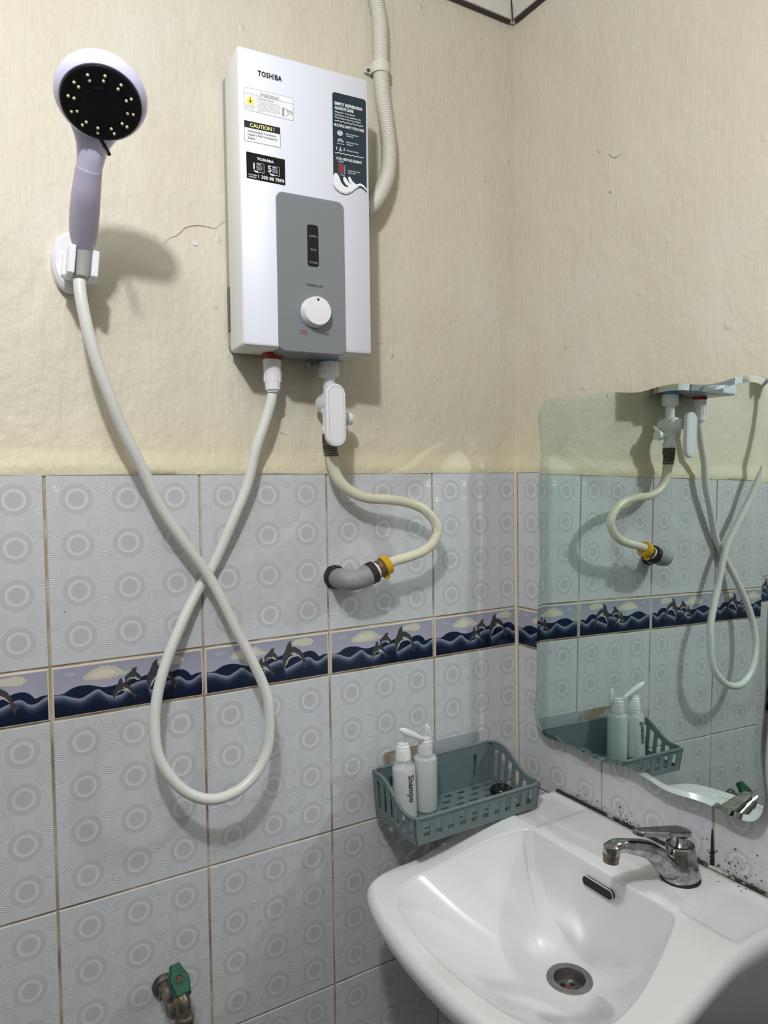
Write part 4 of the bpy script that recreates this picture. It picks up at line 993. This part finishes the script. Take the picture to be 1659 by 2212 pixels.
# ---- grey basket
BX0, BX1, BY0, BY1 = -.320, -.074, -.016, -.140      # back edge and front edge (y), at rim level
BZ = RIMZ + .0005
KX = .005                                             # sides draw in towards the floor
basket = thing('storage_basket', 'grey-green plastic slotted basket on the left corner of the basin', 'basket', ((BX0 + BX1) / 2, (BY0 + BY1) / 2, BZ))
def lattice(us, vs_, solid, P, th, mb):
    """plate of rectangular cells; P(u, v, w) gives the point, w in {0, th}"""
    nu, nv = len(us) - 1, len(vs_) - 1; idx = {}
    base_n = len(mb.v); verts = []; faces = []
    def vid(i, j, w_):
        k = (i, j, w_)
        if k not in idx: idx[k] = len(verts); verts.append(P(us[i], vs_[j], th if w_ else 0))
        return idx[k]
    S_ = [[solid((us[i] + us[i + 1]) / 2, (vs_[j] + vs_[j + 1]) / 2) for j in range(nv)] for i in range(nu)]
    for i in range(nu):
        for j in range(nv):
            if not S_[i][j]: continue
            for w_ in (0, 1):
                q = [vid(i, j, w_), vid(i + 1, j, w_), vid(i + 1, j + 1, w_), vid(i, j + 1, w_)]; faces.append(tuple(q if w_ else q[::-1]))
            for (di, dj, e) in ((-1, 0, ((i, j + 1), (i, j))), (1, 0, ((i + 1, j), (i + 1, j + 1))), (0, -1, ((i, j), (i + 1, j))), (0, 1, ((i + 1, j + 1), (i, j + 1)))):
                a, b = i + di, j + dj
                if not (0 <= a < nu and 0 <= b < nv) or not S_[a][b]:
                    (x0, y0), (x1, y1) = e; faces.append((vid(x0, y0, 0), vid(x1, y1, 0), vid(x1, y1, 1), vid(x0, y0, 1)))
    mb.add(verts, faces)
def side_h(t):        # rim height along a side, t = 0 back .. 1 front
    return .075 - (.075 - .042) * sst(.22, .80, t)
TH = .0022
mb = MB()
L_ = BX1 - BX0; W_ = BY0 - BY1
def inx(v, H): return KX * (1 - v)                    # inset at height fraction v
# front wall, 10 slots
ns = 10; us = sorted(set([0, 1] + [round((.035 + .93 * (k + q) / ns) , 5) for k in range(ns) for q in (.24, .76)])); vs_ = [0, .24, .80, 1]
def fr_s(u, v):
    if .24 < v < .80:
        x = (u - .035) / .93 * ns; return not (.24 < x - int(x) < .76 and 0 <= x < ns)
    return True
lattice(us, vs_, fr_s, lambda u, v, w_: V((BX0 + inx(v, 0) + (L_ - 2 * inx(v, 0)) * u, BY1 + inx(v, 0) * .8 + w_, BZ + .042 * v)), TH, mb)
# back wall, slots only near the ends
usb = [0, .05, .075, .105, .12, .15, .83, .86, .90, .925, 1]
lattice(usb, [0, .3, .78, 1], lambda u, v: not (.3 < v < .78 and (.05 < u < .075 or .12 < u < .15 or .83 < u < .86)), lambda u, v, w_: V((BX0 + inx(v, 0) + (L_ - 2 * inx(v, 0)) * u, BY0 - inx(v, 0) * .3 - w_, BZ + .075 * v)), TH, mb)
# the two sides, 6 slots each, below a sloping rim
ns2 = 6; uss = [0.0]
for k in range(ns2):
    uss += [.05 + .90 * (k + .22) / ns2, .05 + .90 * (k + .50) / ns2, .05 + .90 * (k + .78) / ns2]
uss.append(1.0)
def sd_s(u, v):
    x = (u - .05) / .90 * ns2; return not (.22 < v < .84 and 0 <= x < ns2 and .22 < x - int(x) < .78)
for X_, sg in ((BX0, 1), (BX1, -1)):
    lattice(uss, [0, .22, .84, 1], sd_s, lambda u, v, w_: V((X_ + sg * (inx(v, 0) + w_), BY0 - inx(v, 0) * .3 + (BY1 + inx(v, 0) * .8 - BY0 + inx(v, 0) * .3) * u, BZ + side_h(u) * v)), TH, mb)
# floor with staggered oblong holes
nu_, nv_ = 60, 32
def fl_s(u, v):
    r = int(v * 6); cx = (u * 8 + (.5 if r % 2 else 0)); fx = cx - int(cx); fy = v * 6 - r
    return not (.25 < fx < .75 and .32 < fy < .70 and .03 < u < .97 and .06 < v < .94)
lattice([i / nu_ for i in range(nu_ + 1)], [j / nv_ for j in range(nv_ + 1)], fl_s, lambda u, v, w_: V((BX0 + KX + (L_ - 2 * KX) * u, BY0 - .003 - (W_ - .011) * v, BZ + .003 + w_)), .0018, mb)
body = mb.build('basket_body', M['basket'], basket, smooth=False, fixn=False)
# rolled rim
rim = []
rc_ = .014
def rimpt(x, y, t): return V((x, y, BZ + side_h(t) + .0008))
for k in range(13): t = k / 12; rim.append((BX0, BY0 + (BY1 - BY0) * (.10 + .80 * t), .10 + .80 * t))
cornr = lambda cx, cy, a0: [(cx + cos(radians(a0 + 18 * k)) * rc_, cy + sin(radians(a0 + 18 * k)) * rc_) for k in range(6)]
R_pts = []
for k in range(17): t = .11 + .78 * k / 16; R_pts.append(V((BX0, BY0 + (BY1 - BY0) * t, BZ + side_h(t))))
for x, y in cornr(BX0 + rc_, BY1 + rc_, 180): R_pts.append(V((x, y, BZ + side_h(1))))
for k in range(1, 12): R_pts.append(V((BX0 + rc_ + (L_ - 2 * rc_) * k / 12, BY1, BZ + side_h(1))))
for x, y in cornr(BX1 - rc_, BY1 + rc_, 270): R_pts.append(V((x, y, BZ + side_h(1))))
for k in range(17): t = .89 - .78 * k / 16; R_pts.append(V((BX1, BY0 + (BY1 - BY0) * t, BZ + side_h(t))))
for x, y in cornr(BX1 - rc_, BY0 - rc_, 0): R_pts.append(V((x, y, BZ + side_h(0))))
for k in range(1, 12): R_pts.append(V((BX1 - rc_ - (L_ - 2 * rc_) * k / 12, BY0, BZ + side_h(0))))
for x, y in cornr(BX0 + rc_, BY0 - rc_, 90): R_pts.append(V((x, y, BZ + side_h(0))))
cl_ = [R_pts[0]]
for q in R_pts[1:]:
    if (q - cl_[-1]).length > 1e-4: cl_.append(q)
if (cl_[0] - cl_[-1]).length < 1e-4: cl_.pop()
mb = MB(); mb.tube(cl_, [(.0026, .0026)] * len(cl_), 10, closed=True); mb.build('basket_rim', M['basket'], basket)
# adhesive strip
a0 = wy(829, 1627, 0); a1 = wy(1033, 1580, 0)
strip_ = thing('adhesive_strip', 'brown and translucent adhesive strip on the tiles behind the basket', 'adhesive strip', ((a0.x + a1.x) / 2, 0, a0.z - .03))
zt, zb2 = a0.z, a0.z - .05
mb = MB(); mb.prism(rrect(a0.x, zb2, -.205, zt + .001, .003), (0, 0, 0), (1, 0, 0), (0, 0, 1), (0, -1, 0), 0, .0012, .0003); mb.build('brown_pad', M['strip'], strip_, smooth=False)
mb = MB(); mb.prism(rrect(-.205, zb2, a1.x, zt + .001, .002), (0, 0, 0), (1, 0, 0), (0, 0, 1), (0, -1, 0), 0, .0010, .0003); mb.build('clear_film', M['film'], strip_, smooth=False)

# ---- two pump bottles and a black cap in the basket
BF = BZ + .0052
def bottle(base, h, r, tilt, liq, label, capm, spout_from, spout_to, clear_spout, shoulder):
    t = thing('pump_bottle', label, 'bottle', base)
    ax_ = V(tilt).normalized(); b = V(base)
    mb = MB(); mb.lathe([(.0001, 0), (r * .85, 0), (r * .97, .002), (r, .005), (r, h - shoulder), (r * .97, h - shoulder * .72), (r * .80, h - shoulder * .35), (r * .50, h), (r * .50, h + .006)], b, ax_, 36); mb.build('bottle_shell', M['shell'], t)
    mb = MB(); lr = r - .0012; mb.lathe([(.0001, .0012), (lr * .9, .0012), (lr, .005), (lr, h - shoulder - .002), (lr * .98, h - shoulder + .002), (.0001, h - shoulder + .003)], b, ax_, 36); mb.build('contents', liq, t)
    c_ = b + ax_ * (h - .002)
    mb = MB(); mb.lathe([(r * .60, 0), (r * .64, .001), (r * .64, .010), (r * .60, .017), (r * .58, .0175), (r * .56, .0215), (r * .46, .0235), (r * .46, .026), (r * .30, .0275), (.0001, .0275)], c_, ax_, 32); mb.build('pump_collar', capm, t, angle=30)
    c2 = c_ + ax_ * .026
    f, g = V(spout_from), V(spout_to); st = f.lerp(g, .30)
    mb = MB(); mb.tube([c2, c2.lerp(st, .6), st], .0022, 10); mb.build('pump_stem', M['shell'], t)
    d_ = (g - f); Lg = d_.length; d_.normalize()
    pts_ = [f + d_ * (Lg * k / 10) for k in range(11)]; rr3 = [(.0020, .0016), (.0042, .0032), (.0054, .0040), (.0058, .0042), (.0058, .0042), (.0056, .0040), (.0052, .0038), (.0047, .0035), (.0042, .0032), (.0036, .0028), (.0016, .0014)]
    mb = MB(); sweep(mb, crom(pts_, 3), [V((q.x, q.y, 0)) for q in crom([(a, b_, 0) for a, b_ in rr3], 3)], ax_, 16); mb.build('pump_spout', M['clearcap'] if clear_spout else M['capwhite'], t)
    return t, b, ax_
q1 = wz(877, 1766, BF); q2 = wz(920, 1748, BF)
print('bottles', q1, q2)
c1 = wy(873, 1612, .053)
t1 = (c1 - (q1 + V((0, 0, .10))));
b1, bb1, ax1 = bottle(q1, .094, .0190, (.0, .06, 1), M['liquid'], 'white pump bottle with black handwriting standing at the left end of the basket', M['capwhite'], wy(863.5, 1576, .065), wy(915, 1597, .058), False, .017)
b2, bb2, ax2 = bottle(q2, .094, .0195, (.0, .0, 1), M['liquid2'], 'pale green-white frosted pump bottle behind the handwritten one', M['clearcap'], wy(921, 1564, .044), wy(929, 1603, .046), True, .010)
# handwriting runs down the bottle
mb = MB()
tmp = MB(); text_into(tmp, 'Shampo', .0105, (0, 0, 0), (1, 0, 0), (0, 1, 0), (0, 0, 1), 0, .042, .02)
view = (CAM - bb1); ang0 = math.atan2(view.y, view.x)
for q in tmp.v: pass
uu = (V((1, 0, 0)) - ax1 * ax1.x).normalized(); ww = ax1.cross(uu)
vs = []
for q in tmp.v:
    hgt = .072 - q.x; an = ang0 + .62 + q.y / .0192 - .25
    vs.append(bb1 + ax1 * hgt + uu * (cos(an) * .01935) + ww * (sin(an) * .01935))
mb.add(vs, tmp.f); mb.build('handwriting', M['ink'], b1, smooth=False, fixn=False)
qc = wz(1083, 1712, BF)
cap = thing('black_cap', 'round black plastic cap lying at the right end of the basket', 'cap', qc)
mb = MB(); mb.lathe([(.0001, .010), (.010, .0105), (.0165, .0095), (.0185, .007), (.0188, 0), (.0001, 0)], qc, (0, 0, 1), 32); mb.build('cap_shell', M['black'], cap)
mb = MB()
for k in range(24): a = 2 * pi * k / 24; mb.box(qc + V((cos(a) * .0187, sin(a) * .0187, .0035)), (.0012, .0012, .006), Euler((0, 0, a)).to_matrix())
rb = mb.build('grip_ribs', M['black'], cap, smooth=False); rb['kind'] = 'stuff'

# ---- wall tap with green handle
T0 = wy(354, 2127, 0)
tap = thing('wall_tap', 'tarnished brass wall tap with green handle low on the tiled wall', 'tap', T0)
mb = MB(); mb.lathe([(.0165, 0), (.0160, .004), (.0130, .008)], T0, (0, -1, 0), 24); mb.build('wall_flange', M['darkmetal'], tap, angle=30)
mb = MB(); mb.lathe([(.0118, .006), (.0118, .020)], T0, (0, -1, 0), 6); 
P1 = T0 + V((0, -.018, 0)); P2 = wy(386, 2150, .058)
mb.tube(crom([P1, T0 + V((.001, -.036, -.003)), T0 + V((.001, -.052, -.006)), wy(393, 2160, .064), wy(397, 2178, .068), wy(398, 2196, .068)], 6), .0095, 20)
mb.build('tap_body', M['brass'], tap, angle=35)
e_ = wy(398, 2200, .068)
mb = MB(); mb.lathe([(.0112, .006), (.0125, .004), (.0125, -.006), (.0115, -.008), (.0122, -.010), (.0118, -.022)], e_, (0, 0, 1), 24); mb.build('hose_end', M['brass'], tap, angle=30)
h0 = wy(377, 2089, .030); h1 = wy(396, 2153, .062)
hd_ = (h1 - h0); HL = hd_.length; hd_.normalize(); hs = V((1, 0, 0)); hs = (hs - hd_ * hs.dot(hd_)).normalized(); hn = hs.cross(hd_)
if hn.y > 0: hn = -hn
bmid = (h0 + h1) / 2 - hn * .004
mb = MB(); mb.tube([T0 + V((.001, -.038, -.002)), bmid], [.0085, .0070], 16); mb.build('bonnet', M['brass'], tap)
prof = [(-.0065, -HL * .06), (.0065, -HL * .06), (.0100, HL * .22), (.0130, HL * .38), (.0135, HL * .62), (.0115, HL * .80), (.0105, HL), (-.0105, HL), (-.0115, HL * .80), (-.0135, HL * .62), (-.0130, HL * .38), (-.0100, HL * .22)]
mb = MB(); mb.prism(prof, h0, hs, hd_, hn, -.005, .007, .0025); gh = mb.build('green_handle', M['green'], tap, angle=20)
mb = MB(); cc_ = h0 + hd_ * (HL * .48) + hn * .0068; mb.lathe([(.0070, 0), (.0066, .0012), (.0046, .0012), (.0044, .0002)], cc_, hn, 20); mb.build('handle_rim', M['green'], gh)
mb = MB(); mb.lathe([(.0034, 0), (.0030, .0012), (.0001, .0014)], cc_, hn, 8); mb.build('handle_screw', M['rust'], gh)

# ---- small marks on the plaster: a wall plug, nail marks and scratches
mb = MB(); q = wy(421, 526, -YP); mb.lathe([(.0030, 0), (.0028, .0012), (.0014, .0012), (.0013, .0002)], q, (0, -1, 0), 14); pg = mb.build('wall_plug', M['paper'], wl)
mb = MB()
for (x, y, l_, a_) in ((1145, 985, .004, 1), (1141, 988, .003, .4), (1318, 415, .002, 0)):
    q = wx(x, y, YP - .0006); mb.box(q, (.0006, .0035, l_), Euler((a_, 0, 0)).to_matrix())
for i in range(7):
    pass
arc_ = [wx(1312 + k * 4.2, 330 + 11 * sin(k * .42), YP - .0003) for k in range(8)]
mb.tube(arc_, [.0002, .0005, .0006, .0005, .0006, .0007, .0005, .0002], 5)
arc_ = [wx(1290 + k * 1.2, 322 + k * 2.4, YP - .0003) for k in range(5)]; mb.tube(arc_, .0004, 5)
mk = mb.build('scratch_marks', M['greyink'], wr, smooth=False); mk['kind'] = 'stuff'
mb = MB()
for pts_ in ([(380, 510), (392, 500), (400, 492), (420, 487), (440, 488), (455, 492), (466, 493), (476, 484), (490, 473)], [(355, 528), (365, 515), (380, 510)]):
    mb.tube(crom([wy(x, y, -YP + .0002) for x, y in pts_], 3), .00035, 5)
for pts_ in ([(641, 844), (652, 848), (660, 852), (666, 858)], [(600, 908), (612, 900), (622, 893)], [(606, 934), (616, 938), (626, 941)], [(620, 805), (632, 798), (641, 793)], [(845, 775), (850, 765)], [(899, 868), (900, 874)]):
    mb.tube(crom([wy(x, y, -YP + .0003) for x, y in pts_], 3), .00045, 5)
q = wy(649, 928, -YP + .0004); mb.lathe([(.0016, 0), (.0012, .0006)], q, (0, -1, 0), 8)
mk = mb.build('plaster_cracks', mat('crack_shadow', (.34, .29, .21), .9), wl, smooth=False); mk['kind'] = 'stuff'
